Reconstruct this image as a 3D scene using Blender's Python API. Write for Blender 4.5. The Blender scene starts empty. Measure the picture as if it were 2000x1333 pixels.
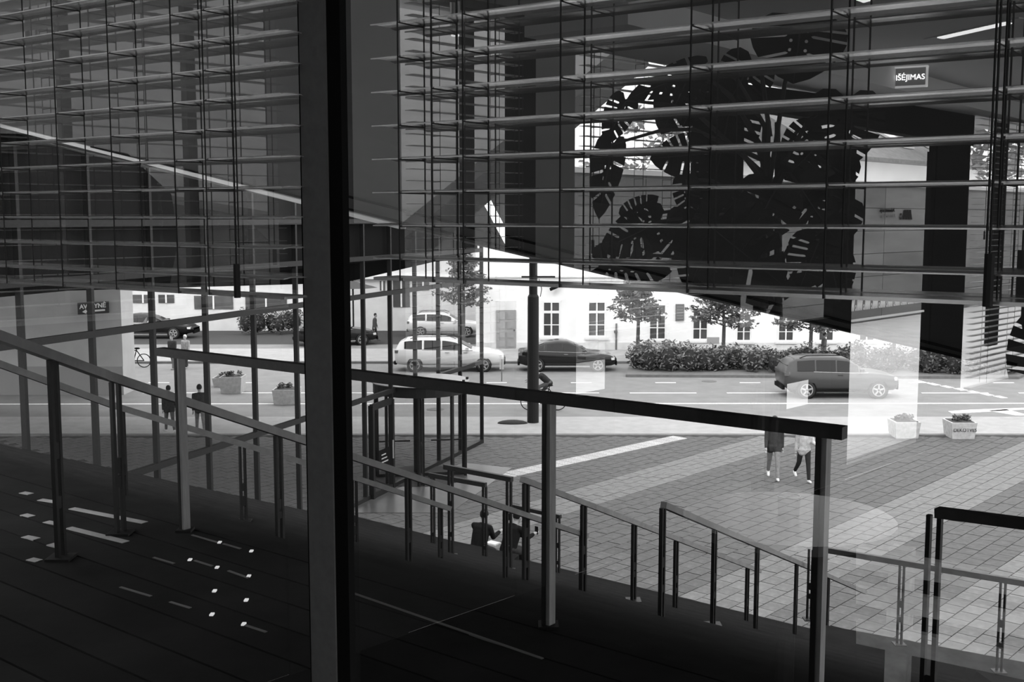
import bpy, bmesh, math, random
from math import sin, cos, tan, atan, radians, pi, hypot, sqrt
from mathutils import Vector, Matrix
from mathutils.geometry import tessellate_polygon
random.seed(7)
C = bpy.context.scene.collection
SC = bpy.context.scene

# ------------------------------------------------------------------ camera
F = 2213.0
EYEZ = 7.4
PIT = atan(241.5 / F)
cp, sp = cos(PIT), sin(PIT)
EYE = Vector((0, 0, EYEZ))
cam_d = bpy.data.cameras.new('camera'); cam = bpy.data.objects.new('camera', cam_d); C.objects.link(cam)
cam_d.sensor_width = 36; cam_d.lens = F / 2000 * 36
cam_d.clip_start = .05; cam_d.clip_end = 500
cam.location = EYE; cam.rotation_euler = (pi / 2 - PIT, 0, 0)
SC.camera = cam
# ------------------------------------------------------------------ sky: bright overcast (brighter towards the zenith)
W = bpy.data.worlds.new('overcast'); SC.world = W; W.use_nodes = True
nt = W.node_tree; nt.nodes.clear()
tc = nt.nodes.new('ShaderNodeTexCoord'); sx = nt.nodes.new('ShaderNodeSeparateXYZ')
mr = nt.nodes.new('ShaderNodeMapRange'); mr.inputs[1].default_value = 0; mr.inputs[2].default_value = 1
mr.inputs[3].default_value = .75; mr.inputs[4].default_value = 1.0
bg = nt.nodes.new('ShaderNodeBackground'); bg.inputs[0].default_value = (1, 1, 1, 1)
ml = nt.nodes.new('ShaderNodeMath'); ml.operation = 'MULTIPLY'; ml.inputs[1].default_value = 4.2
ow = nt.nodes.new('ShaderNodeOutputWorld')
nt.links.new(tc.outputs['Generated'], sx.inputs[0]); nt.links.new(sx.outputs[2], mr.inputs[0])
nt.links.new(mr.outputs[0], ml.inputs[0]); nt.links.new(ml.outputs[0], bg.inputs[1]); nt.links.new(bg.outputs[0], ow.inputs[0])
# soft sun behind the museum, veiled by cloud
sd = bpy.data.lights.new('veiled_sun', 'SUN'); sd.energy = 1.6; sd.angle = radians(14)
so = bpy.data.objects.new('veiled_sun', sd); C.objects.link(so); so.rotation_euler = (radians(52), 0, radians(-28))
vs = SC.view_settings
vs.view_transform = 'Standard'; vs.look = 'None'; vs.gamma = 1; vs.exposure = 0.0; vs.use_curve_mapping = False
SC.cycles.max_bounces = 10; SC.cycles.transparent_max_bounces = 24; SC.cycles.glossy_bounces = 5
SC.cycles.diffuse_bounces = 3
SC.cycles.use_denoising = True
SC.cycles.caustics_reflective = False; SC.cycles.caustics_refractive = False
SC.cycles.sample_clamp_indirect = 6

# ------------------------------------------------------------------ pixel helpers (used to work out real positions)
def ray(x, y):
    a = (x - 1000) / F; b = (666.5 - y) / F
    return Vector((a, cp + b * sp, -sp + b * cp))
def at(x, y, Y):
    d = ray(x, y); return EYE + d * (Y / d.y)
def onz(x, y, z=0.0):
    d = ray(x, y); return EYE + d * ((z - EYEZ) / d.z)
def onpl(x, y, p0, n):
    d = ray(x, y); k = (p0 - EYE).dot(n) / d.dot(n); return EYE + d * k
def V(*a): return Vector(a)
UP = V(0, 0, 1)
# window frame of reference: N outward normal of our window, T along it
WA = radians(35)
N = V(sin(WA), cos(WA), 0); T = V(cos(WA), -sin(WA), 0)
SG = 1.21                                   # glass
def st(s, t, z=0): return N * s + T * t + V(0, 0, EYEZ + z)
def mirr(p):                                 # where a thing of the cafe really stands, from where its reflection is seen
    return p + N * (2 * (SG - N.dot(V(p.x, p.y, 0))))

# ------------------------------------------------------------------ materials
MATS = {}
def mat(name, g, rough=.7, var=0.0, scale=8.0, bump=0.0, metal=0.0, spec=.5, em=0.0, stretch=None, lines=None):
    if name in MATS: return MATS[name]
    m = bpy.data.materials.new(name); m.use_nodes = True; t = m.node_tree
    b = t.nodes['Principled BSDF']
    b.inputs['Base Color'].default_value = (g, g, g, 1); b.inputs['Roughness'].default_value = rough
    b.inputs['Metallic'].default_value = metal; b.inputs['Specular IOR Level'].default_value = spec
    if em:
        b.inputs['Emission Color'].default_value = (1, 1, 1, 1); b.inputs['Emission Strength'].default_value = em
    if var or bump:
        co = t.nodes.new('ShaderNodeTexCoord'); mp = t.nodes.new('ShaderNodeMapping')
        t.links.new(co.outputs['Object'], mp.inputs[0])
        if stretch: mp.inputs['Scale'].default_value = stretch
        nz = t.nodes.new('ShaderNodeTexNoise'); nz.inputs['Scale'].default_value = scale; nz.inputs['Detail'].default_value = 6
        nz.inputs['Roughness'].default_value = .62
        t.links.new(mp.outputs[0], nz.inputs['Vector'])
        if var:
            r = t.nodes.new('ShaderNodeMapRange'); r.inputs[1].default_value = .3; r.inputs[2].default_value = .7
            r.inputs[3].default_value = max(0, g * (1 - var)); r.inputs[4].default_value = g * (1 + var)
            t.links.new(nz.outputs['Fac'], r.inputs[0])
            oi = t.nodes.new('ShaderNodeObjectInfo'); q = t.nodes.new('ShaderNodeMapRange')
            q.inputs[3].default_value = 1 - var * .6; q.inputs[4].default_value = 1 + var * .6
            t.links.new(oi.outputs['Random'], q.inputs[0])
            mu = t.nodes.new('ShaderNodeMath'); mu.operation = 'MULTIPLY'
            t.links.new(r.outputs[0], mu.inputs[0]); t.links.new(q.outputs[0], mu.inputs[1])
            cc = t.nodes.new('ShaderNodeCombineColor')
            for i in range(3): t.links.new(mu.outputs[0], cc.inputs[i])
            t.links.new(cc.outputs[0], b.inputs['Base Color'])
        if bump:
            bp = t.nodes.new('ShaderNodeBump'); bp.inputs['Strength'].default_value = bump; bp.inputs['Distance'].default_value = .02
            t.links.new(nz.outputs['Fac'], bp.inputs['Height']); t.links.new(bp.outputs[0], b.inputs['Normal'])
    MATS[name] = m
    return m
def glass(name, refl, trans, gl=1.0, rough=0.0):
    m = bpy.data.materials.new(name); m.use_nodes = True; t = m.node_tree; t.nodes.clear()
    o = t.nodes.new('ShaderNodeOutputMaterial'); mx = t.nodes.new('ShaderNodeMixShader')
    tr = t.nodes.new('ShaderNodeBsdfTransparent'); tr.inputs[0].default_value = (trans,) * 3 + (1,)
    g = t.nodes.new('ShaderNodeBsdfGlossy'); g.inputs['Roughness'].default_value = rough; g.inputs[0].default_value = (gl,) * 3 + (1,)
    mx.inputs[0].default_value = refl
    t.links.new(tr.outputs[0], mx.inputs[1]); t.links.new(g.outputs[0], mx.inputs[2]); t.links.new(mx.outputs[0], o.inputs[0])
    MATS[name] = m
    return m
M_black = mat('black_steel', .012, .5, .2, 30, metal=0, spec=.15)
M_blk = mat('matt_black', .008, .9, spec=.05)
M_mull = mat('dark_grey_powder_coat', .05, .6, .15, 60)
M_slat = mat('satin_slat', .78, .24, .05, 20, metal=.85)
M_fslat = mat('light_grey_slat', .40, .5, .05, 20)
M_cord = mat('dark_cord', .02, .9)
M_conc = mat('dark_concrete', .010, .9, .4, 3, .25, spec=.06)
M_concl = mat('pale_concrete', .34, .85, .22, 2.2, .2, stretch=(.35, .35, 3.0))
M_wconc = mat('weathered_concrete', .115, .85, .3, 1.4, .2, stretch=(.5, .5, 2.5))
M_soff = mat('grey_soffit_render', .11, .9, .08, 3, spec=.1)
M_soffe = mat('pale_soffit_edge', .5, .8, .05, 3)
M_pav = mat('grey_paver', .085, .85, .28, 6, .15)
M_pavl = mat('pale_paver', .135, .85, .24, 6, .15)
M_joint = mat('paver_joint', .035, .95, .2, 10)
M_tact = mat('tactile_paving', .42, .7, .15, 8)
M_walk = mat('sidewalk_slab', .30, .85, .12, 2)
M_asph = mat('asphalt', .21, .9, .12, 1.3, .1)
M_mark = mat('road_paint', .8, .6, .1, 6)
M_kerb = mat('kerb_stone', .13, .85, .2, 4)
M_white = mat('white_plaster', .86, .9, .05, 1.5)
M_band = mat('cornice_plaster', .72, .9, .05, 2)
M_greyw = mat('grey_render', .42, .9, .1, 1.2)
M_win = mat('window_dark', .07, .15, .4, .7)
M_doorp = mat('painted_door', .33, .6, .1, 4)
M_leafd = mat('hedge_leaf', .10, .7, .55, 1.8)
M_leaft = mat('tree_leaf', .10, .7, .4, 2.0)
M_bark = mat('tree_bark', .09, .9, .3, 14, .3)
M_mon = mat('monstera_leaf', .010, .45, .3, 9, spec=.15)
M_stem = mat('plant_stem', .03, .6)
M_wood = mat('pale_oak', .8, .5, .22, 3.2, .1, stretch=(1, 9, 9))
M_rail = mat('oiled_wood_rail', .02, .5, .3, 5, stretch=(6, 6, 6), spec=.2)
M_railt = mat('worn_wood_rail', .16, .45, .25, 8)
M_ceil = mat('ceiling_plaster', .75, .9, .06, 2)
M_inw = mat('pier_plaster', .38, .9, .08, 2)
M_floor = mat('dark_cafe_floor', .010, .9, .2, 3, spec=.0)
M_soil = mat('planter_soil', .05, .9, .3, 20, .5)
M_plast = mat('planter_concrete', .42, .85, .2, 7, .2)
M_tyre = mat('tyre_rubber', .015, .85)
M_rim = mat('alloy_rim', .45, .35, metal=.6)
M_cglass = mat('car_glass', .02, .1, spec=.3)
M_lamp = mat('lamp_lens', .7, .2)
M_chrome = mat('chrome', .7, .2, metal=1)
M_skin = mat('skin', .36, .6)
M_lit = mat('sunlit_edge_glow', .9, .5, em=4.0)
M_sign = mat('lit_lettering', .9, .5, em=5.0)
M_steel = mat('satin_steel', .55, .35, .06, 30, metal=.9)
M_tint = glass('coated_pane', .36, .92)
M_dark = glass('tinted_pane', .21, .97, .88)
M_clear = glass('clear_pane', .008, .94)
M_fac = glass('facade_pane', .0, .90)
M_frost = bpy.data.materials.new('frosted_film'); M_frost.use_nodes = True
_t = M_frost.node_tree; _t.nodes.clear(); _o = _t.nodes.new('ShaderNodeOutputMaterial'); _tr = _t.nodes.new('ShaderNodeBsdfTranslucent'); _tr.inputs[0].default_value = (.95, .95, .95, 1)
_t.links.new(_tr.outputs[0], _o.inputs[0])

# ------------------------------------------------------------------ builders
class MB:
    def __init__(s): s.v = []; s.f = []; s.m = []; s.cur = 0
    def add(s, vs, fs):
        n = len(s.v); s.v += [Vector(p) for p in vs]; s.f += [tuple(i + n for i in q) for q in fs]; s.m += [s.cur] * len(fs)
    def hexa(s, a, b):                       # two quads
        s.add(list(a) + list(b), [(3, 2, 1, 0), (4, 5, 6, 7), (0, 1, 5, 4), (1, 2, 6, 5), (2, 3, 7, 6), (3, 0, 4, 7)])
    def box(s, lo, hi, X=V(1, 0, 0), Y=V(0, 1, 0), Z=UP, o=V(0, 0, 0)):
        q = lambda x, y, z: o + X * x + Y * y + Z * z
        a = [q(lo[0], lo[1], lo[2]), q(hi[0], lo[1], lo[2]), q(hi[0], hi[1], lo[2]), q(lo[0], hi[1], lo[2])]
        b = [q(lo[0], lo[1], hi[2]), q(hi[0], lo[1], hi[2]), q(hi[0], hi[1], hi[2]), q(lo[0], hi[1], hi[2])]
        s.hexa(a, b)
    def bar(s, a, b, w, h, up=UP):           # rectangular bar from a to b
        a = Vector(a); b = Vector(b); d = (b - a).normalized()
        x = d.cross(up)
        x = x.normalized() if x.length > 1e-4 else V(1, 0, 0)
        y = x.cross(d).normalized()
        c = lambda p: [p - x * w / 2 - y * h / 2, p + x * w / 2 - y * h / 2, p + x * w / 2 + y * h / 2, p - x * w / 2 + y * h / 2]
        s.hexa(c(a), c(b))
    def tube(s, pts, r, n=8, cap=True):
        pts = [Vector(p) for p in pts]; rs = r if isinstance(r, (list, tuple)) else [r] * len(pts)
        rings = []
        px = None
        for i, p in enumerate(pts):
            d = (pts[min(i + 1, len(pts) - 1)] - pts[max(i - 1, 0)]).normalized()
            x = d.cross(UP if abs(d.z) < .95 else V(0, 1, 0)).normalized() if px is None else (px - d * px.dot(d)).normalized()
            px = x; y = d.cross(x)
            rings.append([p + (x * cos(2 * pi * k / n) + y * sin(2 * pi * k / n)) * rs[i] for k in range(n)])
        vs = [q for rg in rings for q in rg]; fs = []
        for i in range(len(pts) - 1):
            for k in range(n):
                fs.append((i * n + k, i * n + (k + 1) % n, (i + 1) * n + (k + 1) % n, (i + 1) * n + k))
        if cap: fs += [tuple(range(n - 1, -1, -1)), tuple((len(pts) - 1) * n + k for k in range(n))]
        s.add(vs, fs)
    def prism(s, poly, ext):
        n = len(poly); poly = [Vector(p) for p in poly]; e = Vector(ext)
        vs = poly + [p + e for p in poly]
        tri = tessellate_polygon([poly])
        fs = [tuple(t) for t in tri] + [tuple(i + n for i in reversed(t)) for t in tri]
        fs += [(i, (i + 1) % n, (i + 1) % n + n, i + n) for i in range(n)]
        s.add(vs, fs)
    def ball(s, c, r, n=10, m=7):
        c = Vector(c); rx, ry, rz = r if isinstance(r, (tuple, list)) else (r, r, r)
        vs = [c + V(0, 0, rz)]
        for i in range(1, m):
            a = pi * i / m
            for k in range(n): vs.append(c + V(rx * sin(a) * cos(2 * pi * k / n), ry * sin(a) * sin(2 * pi * k / n), rz * cos(a)))
        vs.append(c - V(0, 0, rz)); fs = []
        for k in range(n): fs.append((0, 1 + k, 1 + (k + 1) % n))
        for i in range(m - 2):
            for k in range(n): fs.append((1 + i * n + k, 1 + (i + 1) * n + k, 1 + (i + 1) * n + (k + 1) % n, 1 + i * n + (k + 1) % n))
        e = len(vs) - 1
        for k in range(n): fs.append((e, 1 + (m - 2) * n + (k + 1) % n, 1 + (m - 2) * n + k))
        s.add(vs, fs)
    def build(s, name, mats, parent=None, mirror=False, smooth=False, base=None, xf=None, recalc=True):
        vs = s.v
        if xf is not None: vs = [xf @ p for p in vs]
        if mirror: vs = [mirr(p) for p in vs]
        if parent is not None: o0 = ORG[parent.name]
        elif base is not None: o0 = Vector(base)
        else:
            lo = Vector([min(p[i] for p in vs) for i in range(3)]); hi = Vector([max(p[i] for p in vs) for i in range(3)])
            o0 = V((lo.x + hi.x) / 2, (lo.y + hi.y) / 2, lo.z)
        me = bpy.data.meshes.new(name); me.from_pydata([p - o0 for p in vs], [], s.f)
        for m in (mats if isinstance(mats, (list, tuple)) else [mats]): me.materials.append(m)
        if any(s.m):
            for p, i in zip(me.polygons, s.m): p.material_index = i
        if recalc:
            b = bmesh.new(); b.from_mesh(me); bmesh.ops.recalc_face_normals(b, faces=b.faces); b.to_mesh(me); b.free()
        if smooth:
            for p in me.polygons: p.use_smooth = True
        ob = bpy.data.objects.new(name, me); C.objects.link(ob)
        ORG[ob.name] = o0
        if parent is not None: ob.parent = parent
        else: ob.location = o0
        return ob
ORG = {}
def tag(o, label=None, cat=None, group=None, kind=None):
    if label: o['label'] = label
    if cat: o['category'] = cat
    if group: o['group'] = group
    if kind: o['kind'] = kind
    return o
def thing(name, label, cat, base, group=None):
    o = bpy.data.objects.new(name, None); C.objects.link(o); o.empty_display_size = .1
    o.location = base; ORG[o.name] = Vector(base)
    return tag(o, label, cat, group)
def inst(src, name, parent, loc, rotz=0):    # another piece that shares its mesh
    o = bpy.data.objects.new(name, src.data); C.objects.link(o); o.parent = parent
    o.location = loc; o.rotation_euler = (0, 0, rotz); ORG[o.name] = ORG[parent.name]
    return o
def struct(ob): ob['kind'] = 'structure'; return ob
def bx(name, mats, parent, lo, hi, X=V(1, 0, 0), Y=V(0, 1, 0), o=V(0, 0, 0), mirror=False, **k):
    b = MB(); b.box(lo, hi, X, Y, UP, o); return b.build(name, mats, parent, mirror, **k)
def glyphs(body, size, ext, bold=0):
    c = bpy.data.curves.new('glyphs', 'FONT'); c.body = body; c.size = size; c.extrude = ext; c.align_x = 'CENTER'; c.align_y = 'CENTER'; c.offset = bold
    o = bpy.data.objects.new('glyphs', c); C.objects.link(o)
    dg = bpy.context.evaluated_depsgraph_get(); e = o.evaluated_get(dg); me = e.to_mesh()
    r_ = ([v.co.copy() for v in me.vertices], [tuple(p.vertices) for p in me.polygons])
    e.to_mesh_clear(); bpy.data.objects.remove(o); bpy.data.curves.remove(c)
    return r_
def text(name, body, size, m, parent, loc, xdir, ydir, ext=.002, mirror=False, bold=0):
    x = xdir.normalized(); y = ydir.normalized(); z = x.cross(y)
    vs, fs = glyphs(body, size, ext, bold)
    b = MB(); b.add([loc + x * v.x + y * v.y + z * v.z for v in vs], fs)
    return b.build(name, m, parent, mirror, recalc=False)

# ================================================================== PLAZA, ROAD (z = 0)
g = MB(); g.box((-60, 14, -.30), (70, 110, -.02)); struct(g.build('ground', M_joint))
PD = radians(41.5); D1 = V(sin(PD), cos(PD), 0); D2 = V(cos(PD), -sin(PD), 0)
YK = onz(1000, 852).y                        # plaza / sidewalk seam
YR = onz(1000, 816).y                        # near kerb of the road
YF = onz(1000, 737).y                        # far kerb
struct(bx('sidewalk', M_walk, None, (-60, YK + .25, -.02), (70, YR, .03)))
struct(bx('trim_1', M_kerb, None, (-60, YK, -.02), (70, YK + .25, .035)))
struct(bx('road', M_asph, None, (-60, YR, -.02), (70, 66, -.005)))
# paving: rows along D1, every row staggered; nearest 300 single pavers, the rest joined
LT, WT, GAP = .47, .37, .02
plaza = tag(bpy.data.objects.new('plaza_paving', None), kind='structure'); C.objects.link(plaza); ORG[plaza.name] = V(0, 0, 0)
far = [MB(), MB()]
near = []
SA = radians(39); NS = V(sin(SA), cos(SA), 0); TS = V(cos(SA), -sin(SA), 0)
S_TOP, S_BOT, Z_TOP = 3.55, 18.4, EYEZ - 1.65
def pv_kind(q): return 1 if (-18.8 < q < -17.55 or -11.85 < q < -9.9 or -7.8 < q < -6.3) else 0
for j in range(int(-40 / WT), int(4 / WT)):
    q = j * WT
    for i in range(int(-5 / LT), int(62 / LT)):
        p_ = i * LT + (LT / 2 if j % 2 else 0)
        c = D1 * (p_ + LT / 2) + D2 * (q + WT / 2)
        if c.y > YK - .2 or c.y < 15 or NS.dot(c) < S_BOT - .3: continue
        ax = 1000 + F * c.x / c.y
        if ax < -80 or ax > 2080: continue
        vy = 425 + F * EYEZ / c.y
        if vy > 1420: continue
        k = pv_kind(q + WT / 2)
        near.append((c.length - (100 if ax > 640 else 0), p_, q, k))
near.sort()
src = {}
for n_, (d, p_, q, k) in enumerate(near):
    dz = random.uniform(-.004, .004)
    if n_ < 298:
        if k not in src:
            b = MB(); b.box((GAP / 2, GAP / 2, -.03), (LT - GAP / 2, WT - GAP / 2, .0), D1, D2)
            m_ = b.build('paver', [M_pav, M_pavl][k], plaza); src[k] = m_; m_.location = D1 * p_ + D2 * q + V(0, 0, dz)
        else: inst(src[k], 'paver', plaza, D1 * p_ + D2 * q + V(0, 0, dz))
    else:
        o = D1 * p_ + D2 * q + V(0, 0, dz); b = far[k]
        a = [o + D1 * GAP + D2 * GAP, o + D1 * LT + D2 * GAP, o + D1 * LT + D2 * WT, o + D1 * GAP + D2 * WT]
        b.add([x - V(0, 0, .03) for x in a] + a, [(4, 5, 6, 7), (0, 1, 5, 4), (1, 2, 6, 5), (2, 3, 7, 6), (3, 0, 4, 7)])
tag(far[0].build('grey_pavers', M_pav, plaza), kind='stuff'); tag(far[1].build('pale_pavers', M_pavl, plaza), kind='stuff')
# tactile strip of studded slabs
tact = thing('tactile_strip', 'white studded guide strip of small slabs curving over the plaza towards the revolving door', 'paving strip', onz(1335, 853))
a0, a1 = onz(978, 931), onz(1340, 852)
dd = (a1 - a0).normalized(); nn = V(dd.y, -dd.x, 0); L = (a1 - a0).length
b = MB(); b.box((0, -.3, -.02), (.36, .3, .006), dd, nn)
s0 = None
for i in range(int(L / .4)):
    o = a0 + dd * (i * .4)
    if s0 is None:
        b = MB(); b.box((0, -.3, -.02), (.37, .3, .006), dd, nn)
        for r_ in range(5):
            for c_ in range(3): b.box((.06 + c_ * .11, -.25 + r_ * .11, .006), (.10 + c_ * .11, -.20 + r_ * .11, .012), dd, nn)
        s0 = b.build('slab', M_tact, tact, xf=Matrix.Translation(ORG[tact.name])); s0.location = o - ORG[tact.name]
    else: inst(s0, 'slab', tact, o - ORG[tact.name] + V(0, 0, .004))
# entrance slab before the revolving door
b = MB(); b.prism([onz(660, 1003), onz(880, 1003), onz(1000, 915), onz(905, 905), onz(700, 985)], V(0, 0, .012)); struct(b.build('trim_2', mat('entrance_stone', .07, .35, .2, 2)))
# road markings
marks = tag(bpy.data.objects.new('road_markings', None), kind='structure'); C.objects.link(marks); ORG[marks.name] = V(0, 0, 0)
def mark(x0, y0, x1, y1, w=.14):
    a, c = onz(x0, y0), onz(x1, y1); b = MB(); b.bar(V(a.x, a.y, 0), V(c.x, c.y, 0), w, .012); b.build('marking', M_mark, marks)
mark(-200, 790, 2250, 788, .16)
for x in range(-100, 2200, 190): mark(x, 768, x + 130, 768)
for x in range(-40, 2200, 165): mark(x, 748, x + 40, 748)
for i in range(7): mark(1790 + i * 26, 744 + i * 5, 1806 + i * 26, 748 + i * 5, .3)
b = MB()
for P in ([(1852, 804), (1895, 801), (2010, 797), (2010, 800), (1905, 806), (1860, 808)], [(1930, 803), (1965, 800), (2010, 812), (1985, 812)]):
    b.prism([onz(x, y) + V(0, 0, -.004) for x, y in P], V(0, 0, .012))
b.build('marking', M_mark, marks)
for x, y in ((1385, 745), (1680, 640), (850, 800)):
    p = onz(x, y); b = MB(); b.tube([p + V(0, 0, -.01), p + V(0, 0, .006)], .34, 20); b.tube([p + V(0, 0, .006), p + V(0, 0, .012)], .27, 20)
    if y > 700: tag(b.build('manhole_cover', M_kerb), 'round iron manhole cover set in the ' + ('carriageway before the hedge' if x > 1000 else 'road left of the lamp post'), 'manhole')
# far side: pavement before the white house, island with hedge
struct(bx('pavement', M_walk, None, (-60, 57.5, -.02), (70, 63, .1)))
struct(bx('trim_3', M_kerb, None, (-60, 57.2, -.02), (70, 57.5, .1)))
isl = [onz(1222, 737), onz(1990, 741), onz(2100, 690), onz(1230, 716)]
b = MB(); b.prism([p - V(0, 0, .02) for p in isl], V(0, 0, .14)); struct(b.build('trim_4', M_kerb))

# ================================================================== WHITE HOUSE
YH = 62.5
def hp(x, y): return at(x, y, YH)
house = thing('town_house', 'long white plastered town house with tall paned windows across the street', 'building', hp(1300, 695))
b = MB(); p, q = hp(930, 700), hp(1875, 700)
b.box((p.x, YH, 0), (q.x, YH + 6.5, EYEZ + 3.2)); b.build('wall', M_white, house)
b = MB(); b.box((p.x, YH - .12, hp(0, 549).z), (q.x, YH, hp(0, 542).z)); b.box((p.x, YH - .22, hp(0, 542).z), (q.x, YH, hp(0, 539).z)); b.build('cornice', M_band, house)
b = MB(); b.box((p.x, YH - .06, 0), (q.x, YH, .5)); b.build('plinth', mat('plinth_render', .6, .9, .15, 2), house)
def hwin(x0, x1, y0, y1):
    a, c = hp(x0, y1), hp(x1, y0); w = c.x - a.x; h = c.z - a.z
    f = MB()
    for (u0, u1, v0, v1) in ((0, .09, 0, 1), (.91, 1, 0, 1), (.46, .54, 0, 1), (0, 1, 0, .05), (0, 1, .95, 1), (0, 1, .66, .73), (0, 1, .33, .355)):
        e_ = .004 if u1 - u0 > .9 else 0
        f.box((a.x + w * u0 - e_, YH - .05 - e_, a.z + h * v0), (a.x + w * u1 + e_, YH + .02 - e_, a.z + h * v1))
    fo = f.build('window', mat('window_frame_white', .8, .7), house)
    for u in (.09, .54):
        for v0, v1 in ((.05, .33), (.355, .66), (.73, .95)):
            bx('pane', M_win, fo, (a.x + w * u, YH - .025, a.z + h * v0), (a.x + w * (u + .37), YH + .01, a.z + h * v1))
    bx('sill', M_band, fo, (a.x - .15, YH - .16, a.z - .12), (c.x + .15, YH, a.z))
    bx('lintel', M_white, fo, (a.x - .1, YH - .03, c.z), (c.x + .1, YH, c.z + .08))
for x0, x1, y0, y1 in ((1059, 1095, 588, 659), (1147, 1184, 588, 659), (1266, 1302, 593, 665), (1351, 1384, 600, 665), (1437, 1468, 612, 667), (1518, 1552, 612, 667), (1597, 1630, 612, 667), (1676, 1710, 612, 667)):
    hwin(x0, x1, y0, y1)
a, c = hp(969, 681), hp(1008, 607)
d = bx('door', M_doorp, house, (a.x, YH - .075, a.z), (c.x, YH + .02, c.z))
for i in range(2):
    for j in range(4):
        w = (c.x - a.x); h = (c.z - a.z)
        bx('panel', M_doorp, d, (a.x + w * (.1 + .45 * i), YH - .10, a.z + h * (.05 + .24 * j)), (a.x + w * (.45 + .45 * i), YH - .07, a.z + h * (.24 + .24 * j)))
bx('door_knob', M_black, d, (c.x - .14, YH - .14, a.z + 1.0), (c.x - .08, YH - .05, a.z + 1.06))
a2, c2 = hp(969, 606), hp(1008, 588)
bx('transom_panel', M_band, house, (a2.x, YH - .04, a2.z), (c2.x, YH + .02, c2.z))
a, c = hp(1319, 627), hp(1336, 594)
pl = bx('plaque', mat('bronze_plaque', .09, .5, .3, 20), None, (a.x, YH - .10, a.z), (c.x, YH - .001, c.z))
tag(pl, 'small dark plaque fixed on the white wall between two windows', 'plaque')
for r_ in range(5): bx('lettering', mat('plaque_relief', .2, .5), pl, (a.x + .06, YH - .11, a.z + .12 + r_ * .16), (c.x - .06, YH - .1, a.z + .16 + r_ * .16))
p = hp(1084, 563); cb = thing('security_camera', 'small dark surveillance camera on the white wall above a window', 'camera', V(p.x, YH, p.z))
bx('bracket', M_black, cb, (p.x - .03, YH - .3, p.z - .03), (p.x + .03, YH, p.z + .03))
b = MB(); b.tube([V(p.x - .28, YH - .35, p.z - .06), V(p.x + .12, YH - .25, p.z + .1)], .09, 10); b.build('housing', M_blk, cb)
b = MB(); b.ball(V(p.x + .2, YH - .2, p.z + .15), .08); b.build('lens', M_blk, cb, smooth=True)
p = hp(1203, 692); b = MB(); b.tube([V(p.x, YH - .08, .1), V(p.x, YH - .08, hp(0, 632).z)], .05, 8); b.box((p.x - .12, YH - .14, hp(0, 650).z), (p.x + .06, YH - .02, hp(0, 646).z))
tag(b.build('drain_pipe', M_kerb), 'thin grey drain pipe on the white wall behind the first tree', 'pipe')

# ------------------------------------------------------------------ greenery
def leaf_cloud(mb, cen, rad, n, size, rng, shell=.55):
    for _ in range(n):
        while True:
            d = V(rng.uniform(-1, 1), rng.uniform(-1, 1), rng.uniform(-1, 1))
            if shell < d.length < 1: break
        c = Vector(cen) + V(d.x * rad[0], d.y * rad[1], d.z * rad[2])
        a = V(rng.uniform(-1, 1), rng.uniform(-1, 1), rng.uniform(-.6, .6)).normalized(); e = a.cross(V(rng.uniform(-1, 1), rng.uniform(-1, 1), rng.uniform(-1, 1))).normalized()
        s_ = size * rng.uniform(.6, 1.3)
        mb.add([c - a * s_, c - e * s_ * .45, c + a * s_, c + e * s_ * .45], [(0, 1, 2, 3)])
def tree(px, py_base, py_top, Y, rad, label, seed, lean=0):
    rng = random.Random(seed)
    o = at(px, py_base, Y); o.z = 0.0; top = at(px + lean, py_top, Y)
    t = thing('street_tree', label, 'tree', o, 'young trees in front of the white house')
    h = top.z
    b = MB(); b.tube([o, V(o.x + .03, o.y, h * .5), V(top.x, top.y, h * .93)], [.11, .085, .03], 9)
    b.build('trunk', M_bark, t)
    br = MB(); lf = MB()
    z0 = h * .47
    for i in range(26):
        f = i / 25; z = z0 + (h - z0) * (.02 + .92 * f); a = i * 2.4 + rng.uniform(-.3, .3)
        r = rad * (1.0 - .75 * abs(f - .22) ** 1.1 - .12 * f) * rng.uniform(.7, 1.08)
        bx0 = V(o.x + (top.x - o.x) * z / h, o.y, z)
        e = bx0 + V(cos(a) * r, sin(a) * r, rng.uniform(.05, .35) * r)
        br.tube([bx0, (bx0 + e) / 2 + V(0, 0, .07), e], [.03, .02, .008], 5)
        for s_ in (.45, .72, .98):
            pt = bx0.lerp(e, s_)
            leaf_cloud(lf, pt, (.36 * rad / 1.6, .36 * rad / 1.6, .2 * rad / 1.6), 30, .12, rng, .0)
    br.build('branches', M_bark, t)
    tag(lf.build('leaves', M_leaft, t, recalc=False), kind='stuff')
tree(1245, 690, 548, 58, 1.50, 'young round-headed tree at the left end of the hedge', 1)
tree(1412, 690, 560, 57, 1.75, 'young spreading tree in the hedge with a small board behind it', 2)
tree(1582, 690, 570, 56, 1.75, 'young spreading tree rising behind the moving grey car', 3)
tree(1745, 690, 575, 56, 1.45, 'young tree over the right part of the hedge', 4)
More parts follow.
